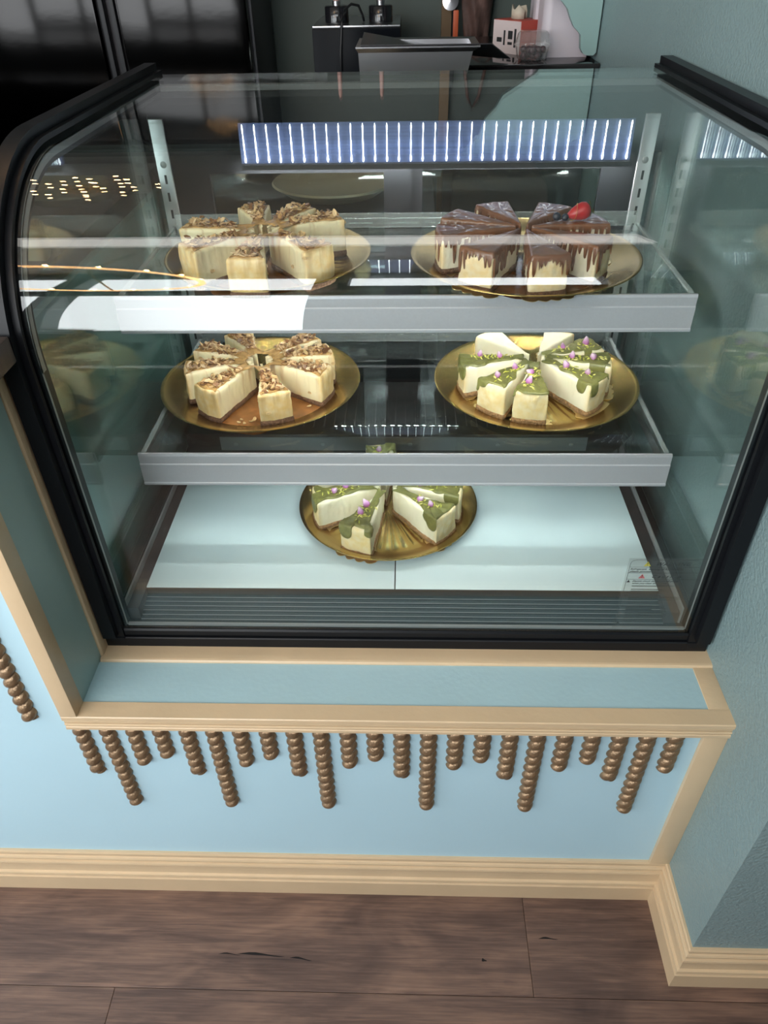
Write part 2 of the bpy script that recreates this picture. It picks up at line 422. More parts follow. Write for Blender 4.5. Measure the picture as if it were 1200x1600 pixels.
br = extrude('bottom_rail', [(YC, ZS+.0036), (YC, ZS+.0205), (YC+.0015, ZS+.022), (YC+.0065, ZS+.022), (YC+.0065, ZS+.0235), (YC+.004, ZS+.0245), (YC+.004, ZB-.003), (YC+.006, ZB), (.150, ZB), (.150, ZS+.0036)], CX0+.0305, CX1-.0305, BLACK, case)
for x0, x1 in ((CX0-.0005, CX0+.0303), (CX1-.0303, CX1+.0005)):
    box('corner_block', x0, x1, YC-.0002, YC+.004, ZS+.0036, ZS+.0218, BLACK, case, bevel=.0008)
o = box('bottom_gasket', CX0+.036, CX1-.036, YC+.0125, YC+.0165, ZB+.0003, ZB+.004, GASKET, br)
# base tray under the deck
box('base_tray', CX0+.004, CX1-.004, .151, .83, ZS+.0036, .545, BLACKM, case)
# side panes follow the outline
def side_pane(x0, x1, mat):
    a = profile(.012, y_end=.80, zb=.547)
    a = a+[(.80, .547)]
    n = len(a)
    vs = [(x0, *p) for p in a]+[(x1, *p) for p in a]
    fs = [(i, (i+1) % n, n+(i+1) % n, n+i) for i in range(n)]+[tuple(range(n)), tuple(range(2*n-1, n-1, -1))]
    return add('side_glass', vs, fs, mat, case)
for x0, x1, mt in ((CX0+.0008, CX0+.0033, GLASS_S), (CX0+.0052, CX0+.0077, GLASS_S), (CX1-.0033, CX1-.0008, GLASS_R), (CX1-.0077, CX1-.0052, GLASS_R)): side_pane(x0, x1, mt)
# deck: two white boards with a seam, ribbed dark apron, side channels
DZ = .5817
for x0, x1 in ((.0537, .4452), (.4468, .8534)):
    box('deck_board', x0, x1, .1895, .560, DZ-.006, DZ, DECK, case, bevel=.0012)
box('deck_edge', .0537, .8534, .1888, .1894, DZ-.014, DZ-.0012, BLACKM, case)
ap = [(.1888, DZ-.013)]
y, z = .1888, DZ-.013
N = 6
for i in range(N):
    ya, yb = .187-i*.0077, .187-(i+1)*.0077
    za, zb_ = DZ-.0135-i*.0018, DZ-.0135-(i+1)*.0018
    ap += [(ya, za), (yb+.0022, zb_+.0004), (yb+.0018, zb_-.0022), (yb, zb_-.0022)]
ap += [(.1405, .5535), (.1405, .546), (.1888, .546)]
extrude('ribbed_apron', ap, .0537, .8534, GRILL, case, smooth=False)
for i in range(N):
    yb = .187-(i+1)*.0077; zb_ = DZ-.0135-(i+1)*.0018
    box('rib', .054, .853, yb+.0022, yb+.0030, zb_+.0006, zb_+.0012, GASKET, case)
for x0, x1 in ((.0345, .0532), (.8538, .8745)):
    ch = box('side_channel', x0, x1, .146, .560, .5455, DZ-.003, ALUD, case, bevel=.001)
    xm = .0305 if x0 < .4 else .8755
    box('channel_lip', xm, xm+.003, .146, .560, .5455, DZ+.006, GASKET, ch)

DUCT = plain('duct_steel', (.045, .048, .05), .3, metal=.7)
du = box('rear_duct', .034, .876, .5645, .7745, .546, .628, DUCT, case, bevel=.003)
for i in range(40): box('louvre', .06+i*.02, .0615+i*.02, .590, .720, .6283, .6305, ALUD, du)
box('duct_plate', .10, .81, .5625, .5644, .592, .622, plain('duct_plate_steel', (.25, .26, .27), .35, metal=.8), du)
for xx in (.13, .30, .47, .64, .78): lathe('screw', [(.0001, -.001), (.0035, -.0008), (.004, 0)], 12, GASKET, du, (xx, .5624, .606), axis=(0, 1, 0))
# shelves
def shelf(y0, y1, zt, zb, LEDS, xs0=.0431, xs1=.870):
    zg = zt-.003
    sh = box('shelf_glass', xs0+.004, xs1-.004, y0+.004, y1, zg-.007, zg, GLASS_SH, case, bevel=.0006)
    tag(sh, 'clear glass shelf pane')
    h = zt-zb
    pr = [(y0+.004, zt), (y0, zt), (y0-.0008, zt-.004), (y0-.0004, zt-.30*h), (y0-.0022, zt-.33*h), (y0-.0022, zb+.006), (y0-.0036, zb+.0045), (y0-.0036, zb+.0015), (y0-.002, zb), (y0+.004, zb)]
    rail = extrude('shelf_rail', pr, xs0, xs1, ALU, sh)
    tag(rail, 'brushed aluminium price rail')
    box('light_strip', xs0+.03, xs1-.03, y0+.0045, y0+.0115, zb+.007, zb+.011, LEDS, sh)
    for xx in (xs0+.0045, xs1-.0105):
        box('side_rim', xx, xx+.006, y0+.006, y1-.002, zg+.0004, zg+.0045, RIM, sh, bevel=.0006)
        if zt < .9: box('bracket', xx, xx+.006, y0+.02, y1+.03, zg-.026, zg-.0075, ALUD, sh)
    box('back_rim', xs0+.012, xs1-.012, y1-.0065, y1-.0005, zg+.0004, zg+.024, RIM, sh, bevel=.0006)
    return sh
LED_A = emit('shelf_led', (1.0, .985, .95), 56.0); LED_B = emit('lower_shelf_led', (.86, .95, 1.0), 12.0)
S1 = shelf(.3694, .690, .982, .927, LED_A)
S2 = shelf(.3099, .720, .7525, .6944, LED_B)
ZG1, ZG2 = .979, .7495

# uprights with slots, back wall with sliding doors, top lamp
UP = plain('upright_steel', (.55, .57, .58), .35, metal=.8)
for xc in (.030, .876):
    u = box('upright', xc-.0125, xc+.0125, .757, .763, .585, 1.14, UP, case, bevel=.001)
    for z in [1.036-.030*q for q in range(14)]:
        box('slot', xc-.002, xc+.002, .7563, .7572, z, z+.015, BLACKM, u)
    for z in (1.068, .62):
        lathe('screw', [(.0001, -.0012), (.005, -.001), (.006, .0)], 14, GASKET, u, (xc, .7572, z), axis=(0, 1, 0))
DF = plain('door_frame_dark', (.009, .010, .012), .7, spec=.08)
for x0, x1, yy in ((.018, .470, .782), (.448, .900, .796)):
    bm = bmesh.new(); w0, w1, h0, h1 = (x0+.085, x1-.05, .66, 1.046) if x0 < .3 else (x0+.042, x1-.088, .66, 1.046)
    bm_box(bm, x0, w0, yy, yy+.012, .60, 1.075); bm_box(bm, w1, x1, yy, yy+.012, .60, 1.075)
    bm_box(bm, w0, w1, yy, yy+.012, .60, h0); bm_box(bm, w0, w1, yy, yy+.012, h1, 1.075)
    d = from_bm('sliding_door', bm, DF, case)
    box('door_pane', w0+.0005, w1-.0005, yy+.004, yy+.008, h0+.0005, h1-.0005, GLASS_D, d)
box('back_header', .010, .908, .780, .812, 1.0755, 1.178, DF, case)
box('back_sill', .010, .908, .778, .812, .546, .5995, DF, case)
bm = bmesh.new()
for i in range(36): bm_box(bm, .1+i*.02, .1+i*.02+.009, .7765, .778, .588, .598)
vent = from_bm('vent_grille', bm, ALUD, case); vent['kind'] = 'stuff'
box('rear_top_gasket', .034, .884, .770, .786, 1.180, 1.1885, GASKET, case)
# lamp: bluish reflector trough; the chips' upright reflection streaks are built as glowing bars
REFL = plain('lamp_reflector', (.10, .14, .30), .45, metal=.3, stretch=(1, 60, 60), var=.25, vscale=4)
lx0, lx1 = .168, .852
lamp = extrude('lamp_reflector', [(.768, 1.066), (.771, 1.066), (.776, 1.130), (.773, 1.130)], lx0, lx1, REFL, case)
tag(lamp, 'bluish reflector strip with glowing bars standing in for chip reflections')
STREAK = emit('led_streak_glow', (.93, .98, 1.0), 7.0)
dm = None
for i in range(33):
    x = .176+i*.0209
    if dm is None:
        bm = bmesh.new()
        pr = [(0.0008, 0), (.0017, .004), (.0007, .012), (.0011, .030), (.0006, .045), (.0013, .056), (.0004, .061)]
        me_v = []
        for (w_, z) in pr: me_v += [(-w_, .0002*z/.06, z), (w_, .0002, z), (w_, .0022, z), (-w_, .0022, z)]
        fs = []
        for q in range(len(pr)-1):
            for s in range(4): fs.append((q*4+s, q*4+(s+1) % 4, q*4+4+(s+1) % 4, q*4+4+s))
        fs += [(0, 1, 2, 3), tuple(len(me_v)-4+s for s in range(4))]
        dm = bpy.data.meshes.new('led_streak'); dm.from_pydata(me_v, [], fs); dm.materials.append(STREAK); bm.free()
    o = bpy.data.objects.new('led_streak', dm); link(o, lamp, (x, .7645, 1.068))
# bright chips under the lower lip of the lamp
lip = extrude('lamp_lip', [(.7585, 1.0570), (.7592, 1.0570), (.7592, 1.0625), (.7675, 1.0625), (.7675, 1.0655), (.7585, 1.0655)], lx0, lx1, BLACKM, case)
CHIP = emit('lamp_chip', (1.0, .985, .95), 520.0)
cm = None
for i in range(33):
    if cm is None:
        bm = bmesh.new(); bm_box(bm, -.005, .005, -.0028, .0028, -.0012, 0); cm = bpy.data.meshes.new('chip'); bm.to_mesh(cm); bm.free(); cm.materials.append(CHIP)
    o = bpy.data.objects.new('chip', cm); link(o, lip, (.176+i*.0209, .7637, 1.0622))
# warning label on the glass
film, nt, b = new_mat('label_film'); nt.nodes.remove(b)
tr = nt.nodes.new('ShaderNodeBsdfTransparent'); tr.inputs['Color'].default_value = (.93, .93, .93, 1)
df = nt.nodes.new('ShaderNodeBsdfDiffuse'); df.inputs['Color'].default_value = (.6, .63, .63, 1)
ms = nt.nodes.new('ShaderNodeMixShader'); ms.inputs['Fac'].default_value = .03
nt.links.new(tr.outputs[0], ms.inputs[1]); nt.links.new(df.outputs[0], ms.inputs[2]); nt.links.new(ms.outputs[0], nt.nodes['Material Output'].inputs['Surface'])
INK = plain('label_ink', (.012, .014, .015), .6); YEL = plain('label_yellow', (.55, .50, .08), .6); RED = plain('label_red', (.65, .18, .20), .6)
LX0, LX1, LZ0, LZ1 = .776, .879, .5605, .697
LY = YF+.0052
def flat(name, pts, mat, parent, y=LY, th=.0002):
    n = len(pts)
    vs = [(p[0], y, p[1]) for p in pts]+[(p[0], y+th, p[1]) for p in pts]
    fs = [(i, (i+1) % n, n+(i+1) % n, n+i) for i in range(n)]+[tuple(range(n)), tuple(range(2*n-1, n-1, -1))]
    return add(name, vs, fs, mat, parent)
lab = flat('warning_label', [(LX0-.003, LZ0-.002), (LX1-.004, LZ0-.002), (LX1-.004, LZ1+.003), (LX0-.003, LZ1+.003)], film, case, y=LY+.0004)
tag(lab, 'clear warning sticker inside the glass')
def hline(z, x0=LX0, x1=LX1-.006, w=.0004): flat('label_line', [(x0, z), (x1, z), (x1, z+w), (x0, z+w)], INK, lab)
for z in (.6835, .6725, .6600): hline(z)
hline(LZ1, LX0+.008, LX1-.010)
flat('label_line', [(LX0, LZ0+.004), (LX0+.0004, LZ0+.004), (LX0+.0004, LZ1-.008), (LX0, LZ1-.008)], INK, lab)
arc = [(LX0+.008-.008*math.cos(a), LZ1+.0004-.008+.008*math.sin(a)) for a in [math.pi/2*q/8 for q in range(9)]]
arc2 = [(LX0+.008-.0076*math.cos(a), LZ1+.0004-.008+.0076*math.sin(a)) for a in [math.pi/2*q/8 for q in range(8, -1, -1)]]
flat('label_line', arc+arc2, INK, lab)
def text(s, x, z, size, mat=INK, shear=.35, space=1.0, y=None):
    cu = bpy.data.curves.new('lettering', 'FONT'); cu.body = s; cu.size = size; cu.shear = shear; cu.space_character = space; cu.extrude = .00005; cu.offset = .00006
    t = bpy.data.objects.new('tmp', cu); COL.objects.link(t)
    dg = bpy.context.evaluated_depsgraph_get(); me = bpy.data.meshes.new_from_object(t.evaluated_get(dg)); bpy.data.objects.remove(t)
    for v in me.vertices: v.co = Vector((x+v.co.x, (LY if y is None else y)-.00005+v.co.z, z+v.co.y))
    me.materials.clear(); me.materials.append(mat)
    o = bpy.data.objects.new('lettering', me); link(o, lab, (0, 0, 0)); return o
text('WARNING', LX0+.035, .6865, .0090, space=1.15)
text('Refrigerant  warning of R290/R600a', LX0+.0015, .6785, .0050); text('please process', LX0+.0015, .6740, .0050)
text('Caution', LX0+.034, .6630, .0085, space=1.5)
text('Electric shock danger, cut off power', LX0+.009, .6555, .0044); text('when you clean the cabinet', LX0+.009, .6512, .0044)
def tri(x, z, s, mat, hole=False):
    flat('warning_sign', [(x, z), (x+s, z), (x+s/2, z+s*.87)], mat, lab)
    if not hole: text('!', x+s*.38, z+s*.14, s*.8, shear=0, y=LY-.0002)
tri(LX0+.019, .6857, .0098, YEL); tri(LX0+.016, .6622, .0095, RED); tri(LX0+.001, .6545, .005, INK, True)
rr = random.Random(7)
z = .6465
while z > .566:                       # the lower lines are too small to read: plain ink rules
    if rr.random() > .12: flat('label_line', [(LX0+.010, z), (LX0+.045+.045*rr.random(), z), (LX0+.045+.045*rr.random(), z+.0012), (LX0+.010, z+.0012)], INK, lab)
    z -= .0034
tri(LX0+.002, .627, .0045, INK, True); tri(LX0+.002, .605, .0045, INK, True); tri(LX0+.002, .570, .0045, INK, True)

# ------------------------------------------------------------------ plates
GOLD, nt, b = new_mat('gold_plate')
b.inputs['Base Color'].default_value = (.50, .35, .125, 1); b.inputs['Metallic'].default_value = 1.; b.inputs['Roughness'].default_value = .25
GOLDC = plain('gold_card', (.80, .60, .27), .28, metal=.85)
def plate(x, y, z, rad, label):
    t = thing('cake_plate', (x, y, z), label, 'plate', 'round gold plates in the case'); LOCAL.add(t)
    seg = 240
    k = rad/.175
    prof = [(0, .0015, 0), (.02, .0015, 0), (.03, .0018, .4), (.06, .0018, .9), (.10, .0018, 1), (.122, .002, .8), (.128, .0022, 0), (.140, .0050, 0), (.155, .0105, 0), (.168, .0158, 0), (.173, .0172, 0), (.175, .0170, 0), (.1752, .0160, 0), (.172, .0148, 0), (.155, .0085, 0), (.140, .0030, 0), (.126, .0002, 0), (.02, .0002, 0), (0, .0002, 0)]
    vs, fs = [], []
    for (r, h, rib) in prof:
        for q in range(seg):
            a = 2*math.pi*q/seg
            hh = h+rib*.0017*(abs(math.cos(a*20))-.4)
            vs.append((r*k*math.cos(a), r*k*math.sin(a), max(hh, .0002)))
    for i in range(len(prof)-1):
        for q in range(seg): fs.append((i*seg+q, i*seg+(q+1) % seg, (i+1)*seg+(q+1) % seg, (i+1)*seg+q))
    add('dish', vs, fs, GOLD, t, True, 60)
    return t
def pool(t, cx, cy, r, mat, seed, name='sauce_pool'):
    rg = random.Random(seed); ph = [rg.uniform(0, 6.28) for _ in range(5)]
    n = 72; vs = [(cx, cy, .0042)]
    for s, h in ((.6, .0042), (.93, .0038), (1., .0022)):
        for q in range(n):
            a = 2*math.pi*q/n; rr_ = r*s*(1+.07*math.sin(3*a+ph[0])+.05*math.sin(5*a+ph[1])+.03*math.sin(9*a+ph[2]))
            vs.append((cx+rr_*math.cos(a), cy+rr_*math.sin(a), h))
    fs = [(0, 1+q, 1+(q+1) % n) for q in range(n)]
    for i in range(2):
        for q in range(n): fs.append((1+i*n+q, 1+(i+1)*n+q, 1+(i+1)*n+(q+1) % n, 1+i*n+(q+1) % n))
    return add(name, vs, fs, mat, t, True)

# ------------------------------------------------------------------ cheesecake slices
def filling_mat(name, cream, gold, caramel=None, rough=.55):
    m, nt, b = new_mat(name)
    tc = nt.nodes.new('ShaderNodeTexCoord'); sp = nt.nodes.new('ShaderNodeSeparateXYZ'); nt.links.new(tc.outputs['Object'], sp.inputs[0])
    n = nt.nodes.new('ShaderNodeTexNoise'); n.inputs['Scale'].default_value = 90; n.inputs['Detail'].default_value = 4
    nt.links.new(tc.outputs['Object'], n.inputs['Vector'])
    # baked outer rim: x beyond the cut faces
    ma = nt.nodes.new('ShaderNodeMapRange'); ma.inputs['From Min'].default_value = .109; ma.inputs['From Max'].default_value = .1185
    nt.links.new(sp.outputs['X'], ma.inputs['Value'])
    mb = nt.nodes.new('ShaderNodeMath'); mb.operation = 'MULTIPLY'; nt.links.new(ma.outputs[0], mb.inputs[0]); nt.links.new(n.outputs['Fac'], mb.inputs[1])
    mb2 = nt.nodes.new('ShaderNodeMath'); mb2.operation = 'MULTIPLY'; mb2.inputs[1].default_value = 1.5; mb2.use_clamp = True; nt.links.new(mb.outputs[0], mb2.inputs[0])
    mix = nt.nodes.new('ShaderNodeMix'); mix.data_type = 'RGBA'
    mix.inputs[6].default_value = (*cream, 1); mix.inputs[7].default_value = (*gold, 1)
    nt.links.new(mb2.outputs[0], mix.inputs[0]); last = mix.outputs[2]
    if caramel:
        mp = nt.nodes.new('ShaderNodeMapping'); mp.inputs['Scale'].default_value = (75, 75, 6)
        nt.links.new(tc.outputs['Object'], mp.inputs['Vector'])
        n2 = nt.nodes.new('ShaderNodeTexNoise'); n2.inputs['Scale'].default_value = 1.; n2.inputs['Detail'].default_value = 2
        nt.links.new(mp.outputs[0], n2.inputs['Vector'])
        cr = nt.nodes.new('ShaderNodeValToRGB'); cr.color_ramp.elements[0].position = .52; cr.color_ramp.elements[1].position = .66
        nt.links.new(n2.outputs['Fac'], cr.inputs['Fac'])
        mz = nt.nodes.new('ShaderNodeMapRange'); mz.inputs['From Min'].default_value = .012; mz.inputs['From Max'].default_value = .056; mz.inputs['To Min'].default_value = .12; mz.inputs['To Max'].default_value = .85
        nt.links.new(sp.outputs['Z'], mz.inputs['Value'])
        mm = nt.nodes.new('ShaderNodeMath'); mm.operation = 'MULTIPLY'; nt.links.new(cr.outputs['Color'], mm.inputs[0]); nt.links.new(mz.outputs[0], mm.inputs[1])
        mx = nt.nodes.new('ShaderNodeMix'); mx.data_type = 'RGBA'; nt.links.new(mm.outputs[0], mx.inputs[0]); nt.links.new(last, mx.inputs[6]); mx.inputs[7].default_value = (*caramel, 1)
        last = mx.outputs[2]
    nt.links.new(last, b.inputs['Base Color']); b.inputs['Roughness'].default_value = rough
    b.inputs['Subsurface Weight'].default_value = .12; b.inputs['Subsurface Radius'].default_value = (.006, .004, .002)
    bpn = nt.nodes.new('ShaderNodeBump'); bpn.inputs['Strength'].default_value = .7; bpn.inputs['Distance'].default_value = .0015
    nt.links.new(n.outputs['Fac'], bpn.inputs['Height']); nt.links.new(bpn.outputs['Normal'], b.inputs['Normal'])
    return m
F_ALM = filling_mat('almond_filling', (.88, .77, .50), (.80, .53, .20), (.58, .36, .14), .45)
F_PIS = filling_mat('pistachio_filling', (.90, .83, .60), (.82, .63, .28))
F_CHO = filling_mat('chocolate_filling', (.88, .79, .60), (.80, .58, .28))
CRUST = plain('biscuit_crust', (.36, .20, .085), .85, bump=1., bscale=420, var=.4, vscale=260)
CRUSTD = plain('dark_biscuit_crust', (.17, .085, .045), .85, bump=1., bscale=420, var=.4, vscale=260)
CHOC = plain('chocolate_sauce', (.175, .068, .030), .30, var=.25, vscale=60, coat=.3)
PISC = plain('pistachio_cream', (.185, .18, .052), .38, var=.22, vscale=120, bump=.4, bscale=160)
CARA = plain('caramel_pool', (.24, .095, .025), .16, var=.35, vscale=40)
CARA2 = plain('caramel_glaze', (.46, .27, .10), .25, var=.4, vscale=120)
CHPOOL = plain('chocolate_pool', (.16, .065, .025), .18, var=.35, vscale=40)
def island(name, stops, rough=.5):
    m, nt, b = new_mat(name)
    g = nt.nodes.new('ShaderNodeNewGeometry'); cr = nt.nodes.new('ShaderNodeValToRGB'); e = cr.color_ramp.elements
    e[0].position, e[0].color = stops[0][0], (*stops[0][1], 1); e[1].position, e[1].color = stops[-1][0], (*stops[-1][1], 1)
    for p, c in stops[1:-1]: k = e.new(p); k.color = (*c, 1)
    nt.links.new(g.outputs['Random Per Island'], cr.inputs['Fac']); nt.links.new(cr.outputs['Color'], b.inputs['Base Color']); b.inputs['Roughness'].default_value = rough
    return m
ALM = island('almond_flakes', [(0., (.13, .055, .022)), (.3, (.28, .13, .05)), (.55, (.50, .29, .12)), (1., (.82, .64, .40))], .32)
ALM1 = plain('almond_flake', (.62, .42, .20), .45, var=.35, vscale=300)
PSL = island('pistachio_slivers', [(0., (.36, .38, .05)), (.5, (.62, .60, .12)), (1., (.80, .74, .28))], .45)
ROSE, nt, b = new_mat('rosebud')
tc = nt.nodes.new('ShaderNodeTexCoord'); sp = nt.nodes.new('ShaderNodeSeparateXYZ'); nt.links.new(tc.outputs['Object'], sp.inputs[0])
mr = nt.nodes.new('ShaderNodeMapRange'); mr.inputs['From Max'].default_value = .012; nt.links.new(sp.outputs['Z'], mr.inputs['Value'])
cr = nt.nodes.new('ShaderNodeValToRGB'); cr.color_ramp.elements[0].color = (.45, .12, .36, 1); cr.color_ramp.elements[1].color = (.78, .58, .70, 1)
k = cr.color_ramp.elements.new(.45); k.color = (.50, .22, .46, 1)
nt.links.new(mr.outputs[0], cr.inputs['Fac']); nt.links.new(cr.outputs['Color'], b.inputs['Base Color']); b.inputs['Roughness'].default_value = .6

SL, HA = .121, R(13.3)
CH, TOPZ = .0085, .0550
STEP = .0014
def outline(L=SL, ha=HA, step=STEP, inset=0.):
    pts = []
    A = Vector((.004, 0)); B = Vector((L*math.cos(ha), -L*math.sin(ha))); C_ = Vector((L*math.cos(ha), L*math.sin(ha)))
    n = int((B-A).length/step)
    for i in range(n): pts.append(A.lerp(B, i/n))
    na = int(2*ha*L/step)
    for i in range(na):
        a = -ha+2*ha*i/na; pts.append(Vector((L*math.cos(a), L*math.sin(a))))
    for i in range(n): pts.append(C_.lerp(A, i/n))
    # soften the corners a little
    m = len(pts)
    for _ in range(4): pts = [(pts[(i-1) % m]+2*pts[i]+pts[(i+1) % m])/4 for i in range(m)]
    nr = []
    for i in range(m):
        t = (pts[(i+1) % m]-pts[(i-1) % m]).normalized(); nr.append(Vector((t.y, -t.x)))
    return pts, nr
OUT, NRM = outline()
CEN = Vector((.076, 0))
def prism(name, levels, mat, parent, seed, amp=.0006, freq=140., L=None, smooth=True):
    """levels: (z, offset outwards)"""
    n = len(OUT); vs = []; sd = Vector((seed*3.7, seed*1.3, seed*.7))
    for (z, off) in levels:
        for p, q in zip(OUT, NRM):
            v = Vector((p.x, p.y, z)); d = mnoise.noise(v*freq+sd)*amp+mnoise.noise(v*40+sd)*amp*1.6
            vs.append((p.x+q.x*(off+d), p.y+q.y*(off+d), z+mnoise.noise(v*60+sd)*amp*.6*(1 if z > .02 else 0)))
    fs = []
    for i in range(len(levels)-1):
        for k in range(n): fs.append((i*n+k, i*n+(k+1) % n, (i+1)*n+(k+1) % n, (i+1)*n+k))
    fs.append(tuple(range(n-1, -1, -1)))
    base = (len(levels)-1)*n; zt = levels[-1][0]; prev = base
    for s in (.75, .45, .18):
        st = len(vs)
        for k in range(n):
            x, y, _ = vs[base+k]; v = Vector((CEN.x+(x-CEN.x)*s, y*s, zt)); vs.append((v.x, v.y, zt+mnoise.noise(v*60+sd)*amp))
        for k in range(n): fs.append((prev+k, prev+(k+1) % n, st+(k+1) % n, st+k))
        prev = st
    fs.append(tuple(prev+k for k in range(n)))
    return add(name, vs, fs, mat, parent, smooth, 50)
def topping(name, off, drip, mat, parent, seed, th=.003, bump=.0008):
    n = len(OUT); sd = Vector((seed*2.1, seed*.9, seed*1.7)); vs = []; fs = []
    rings = []
    def ring(f):
        st = len(vs)
        for i in range(n): vs.append(f(i))
        rings.append(st)
    def P(i, o, z): return (OUT[i].x+NRM[i].x*o, OUT[i].y+NRM[i].y*o, z)
    def inner(s):
        def f(i):
            bx_, by_, _ = P(i, off[i]-.003, 0); x = CEN.x+(bx_-CEN.x)*s; y = by_*s
            return (x, y, TOPZ+th+bump*1.6*mnoise.noise(Vector((x, y, 0))*110+sd))
        return f
    for s in (.12, .4, .7, .9): ring(inner(s))
    ring(lambda i: P(i, off[i]-.003, TOPZ+th+bump*mnoise.noise(Vector((OUT[i].x, OUT[i].y, 0))*110+sd)))
    ring(lambda i: P(i, off[i]-.0008, TOPZ+th*.7))
    ring(lambda i: P(i, off[i] if drip[i] < .0005 else max(off[i], .0012), TOPZ+(.0002 if drip[i] < .0005 else -.0008)))
    ring(lambda i: P(i, off[i] if drip[i] < .0005 else .0017, TOPZ+(.0001 if drip[i] < .0005 else -drip[i]*.55)))
    ring(lambda i: P(i, off[i] if drip[i] < .0005 else .0024, TOPZ+(-.0001 if drip[i] < .0005 else -drip[i]*.9)))
    ring(lambda i: P(i, off[i] if drip[i] < .0005 else .0014, TOPZ+(-.0002 if drip[i] < .0005 else -drip[i])))
    ring(lambda i: P(i, off[i]-.0005 if drip[i] < .0005 else -.0008, TOPZ+(-.0004 if drip[i] < .0005 else -drip[i]-.0008)))
    for a, b_ in zip(rings, rings[1:]):
        for k in range(n): fs.append((a+k, a+(k+1) % n, b_+(k+1) % n, b_+k))
    fs.append(tuple(rings[0]+k for k in range(n)))
    return add(name, vs, fs, mat, parent, True, 70)
def drips(seed, n_d, lmin, lmax, wmin, wmax, base=0., only=None, even=False):
    rg = random.Random(seed); n = len(OUT); step = STEP; d = [base]*n
    for q in range(n_d):
        c = (q+rg.uniform(-.25, .25))*n/n_d if even else rg.uniform(0, n) if only is None else rg.choice(only)+rg.uniform(-6, 6)
        w = rg.uniform(wmin, wmax)/step/2; l = rg.uniform(lmin, lmax)
        for i in range(n):
            t = abs((i-c+n/2) % n-n/2)/w
            if t < 1.6: d[i] = max(d[i], l*(max(0, 1-t**3)**.5 if t < 1 else 0)+0)
    return d
def flake_mesh(kind):
    n = 8; vs = []
    for z in (-.0004, .0004):
        for k in range(n):
            a = 2*math.pi*k/n; vs.append((.0042*math.cos(a)*(1+.25*math.cos(a)), .0026*math.sin(a), z+.0006*math.cos(2*a)))
    fs = [tuple(range(n-1, -1, -1)), tuple(range(n, 2*n))]+[(k, (k+1) % n, n+(k+1) % n, n+k) for k in range(n)]
    me = bpy.data.meshes.new('almond_flake'); me.from_pydata(vs, [], fs); me.materials.append(kind); return me
FLK = flake_mesh(ALM1)
def scatter(name, n, mat, parent, seed, region, shape, zf):
    rg = random.Random(seed); vs, fs = [], []
    for q in range(n):
        x, y = region(rg); M = Matrix.Rotation(rg.uniform(0, 6.28), 3, 'Z') @ Matrix.Rotation(rg.gauss(0, .45), 3, 'X') @ Matrix.Rotation(rg.gauss(0, .45), 3, 'Y')
        sv, sf = shape(rg); st = len(vs); z = zf(rg)
        for v in sv: vs.append(Vector((x, y, z))+M @ Vector(v))
        fs += [tuple(st+i for i in f) for f in sf]
    o = add(name, vs, fs, mat, parent); o['kind'] = 'stuff'; return o
def sh_flake(rg):
    a0, b0 = rg.uniform(.0032, .0066), rg.uniform(.0022, .0042); n = 6; vs = []
    for z in (-.00045, .00045):
        for k in range(n): a = 6.283*k/n; vs.append((a0*math.cos(a)*(1+.2*rg.random()), b0*math.sin(a), z))
    return vs, [tuple(range(n-1, -1, -1)), tuple(range(n, 2*n))]+[(k, (k+1) % n, n+(k+1) % n, n+k) for k in range(n)]
def sh_sliver(rg):
    l = rg.uniform(.0024, .0045); r = .0011; vs = []
    for x, s in ((-l, .5), (0, 1.1), (l, .5)):
        for k in range(5): a = 6.283*k/5; vs.append((x, r*s*math.cos(a), r*s*math.sin(a)))
    fs = [(4, 3, 2, 1, 0), (10, 11, 12, 13, 14)]
    for i in range(2):
        for k in range(5): fs.append((i*5+k, i*5+(k+1) % 5, i*5+5+(k+1) % 5, i*5+5+k))
    return vs, fs
def rose_mesh():
    vs, fs = [], []; seg = 12
    def shell(r0, tw, h, open_, lob):
        st = len(vs); prof = [(.25, 0), (.75, .12), (1., .35), (1.02, .6), (.85, .82), (open_, 1.)]
        for (r, z) in prof:
            for k in range(seg):
                a = 2*math.pi*k/seg+tw*z; rr_ = r0*r*(1+.16*math.cos(lob*a-4*z)); vs.append((rr_*math.cos(a), rr_*math.sin(a), h*(z+.10*z*math.cos(lob*a))))
        for i in range(len(prof)-1):
            for k in range(seg): fs.append((st+i*seg+k, st+i*seg+(k+1) % seg, st+(i+1)*seg+(k+1) % seg, st+(i+1)*seg+k))
        fs.append(tuple(st+k for k in range(seg)))
    shell(.0047, .8, .0098, .62, 3); shell(.0036, -.6, .0122, .35, 3); shell(.002, .5, .0128, .1, 2)
    me = bpy.data.meshes.new('rosebud'); me.from_pydata(vs, [], fs); me.shade_smooth(); me.materials.append(ROSE); return me
RSM = rose_mesh()
def child(name, me, parent, loc, rot=(0, 0, 0), sc=1.):
    o = bpy.data.objects.new(name, me); COL.objects.link(o); o.parent = parent; o.location = loc; o.rotation_euler = rot; o.scale = (sc,)*3; return o
def board(parent, seed):
    pts = []
    n = len(OUT)
    for i, (p, q) in enumerate(zip(OUT, NRM)):
        k = max(0, min(1, (p.x-.09)/.02)); sc = .5+.5*abs(math.sin(i*.27))
        pts.append((p.x+q.x*(.0015+k*.012*sc), p.y+q.y*(.0015+k*.012*sc)))
    vs = [(x, y, -.0009) for x, y in pts]+[(x, y, -.0002) for x, y in pts]
    fs = [tuple(range(n-1, -1, -1)), tuple(range(n, 2*n))]+[(k, (k+1) % n, n+(k+1) % n, n+k) for k in range(n)]
    return add('gold_card', vs, fs, GOLDC, parent)
def on_top(rg):
    x = rg.uniform(.038, .113); return x, rg.uniform(-1, 1)*x*math.tan(HA)*.66
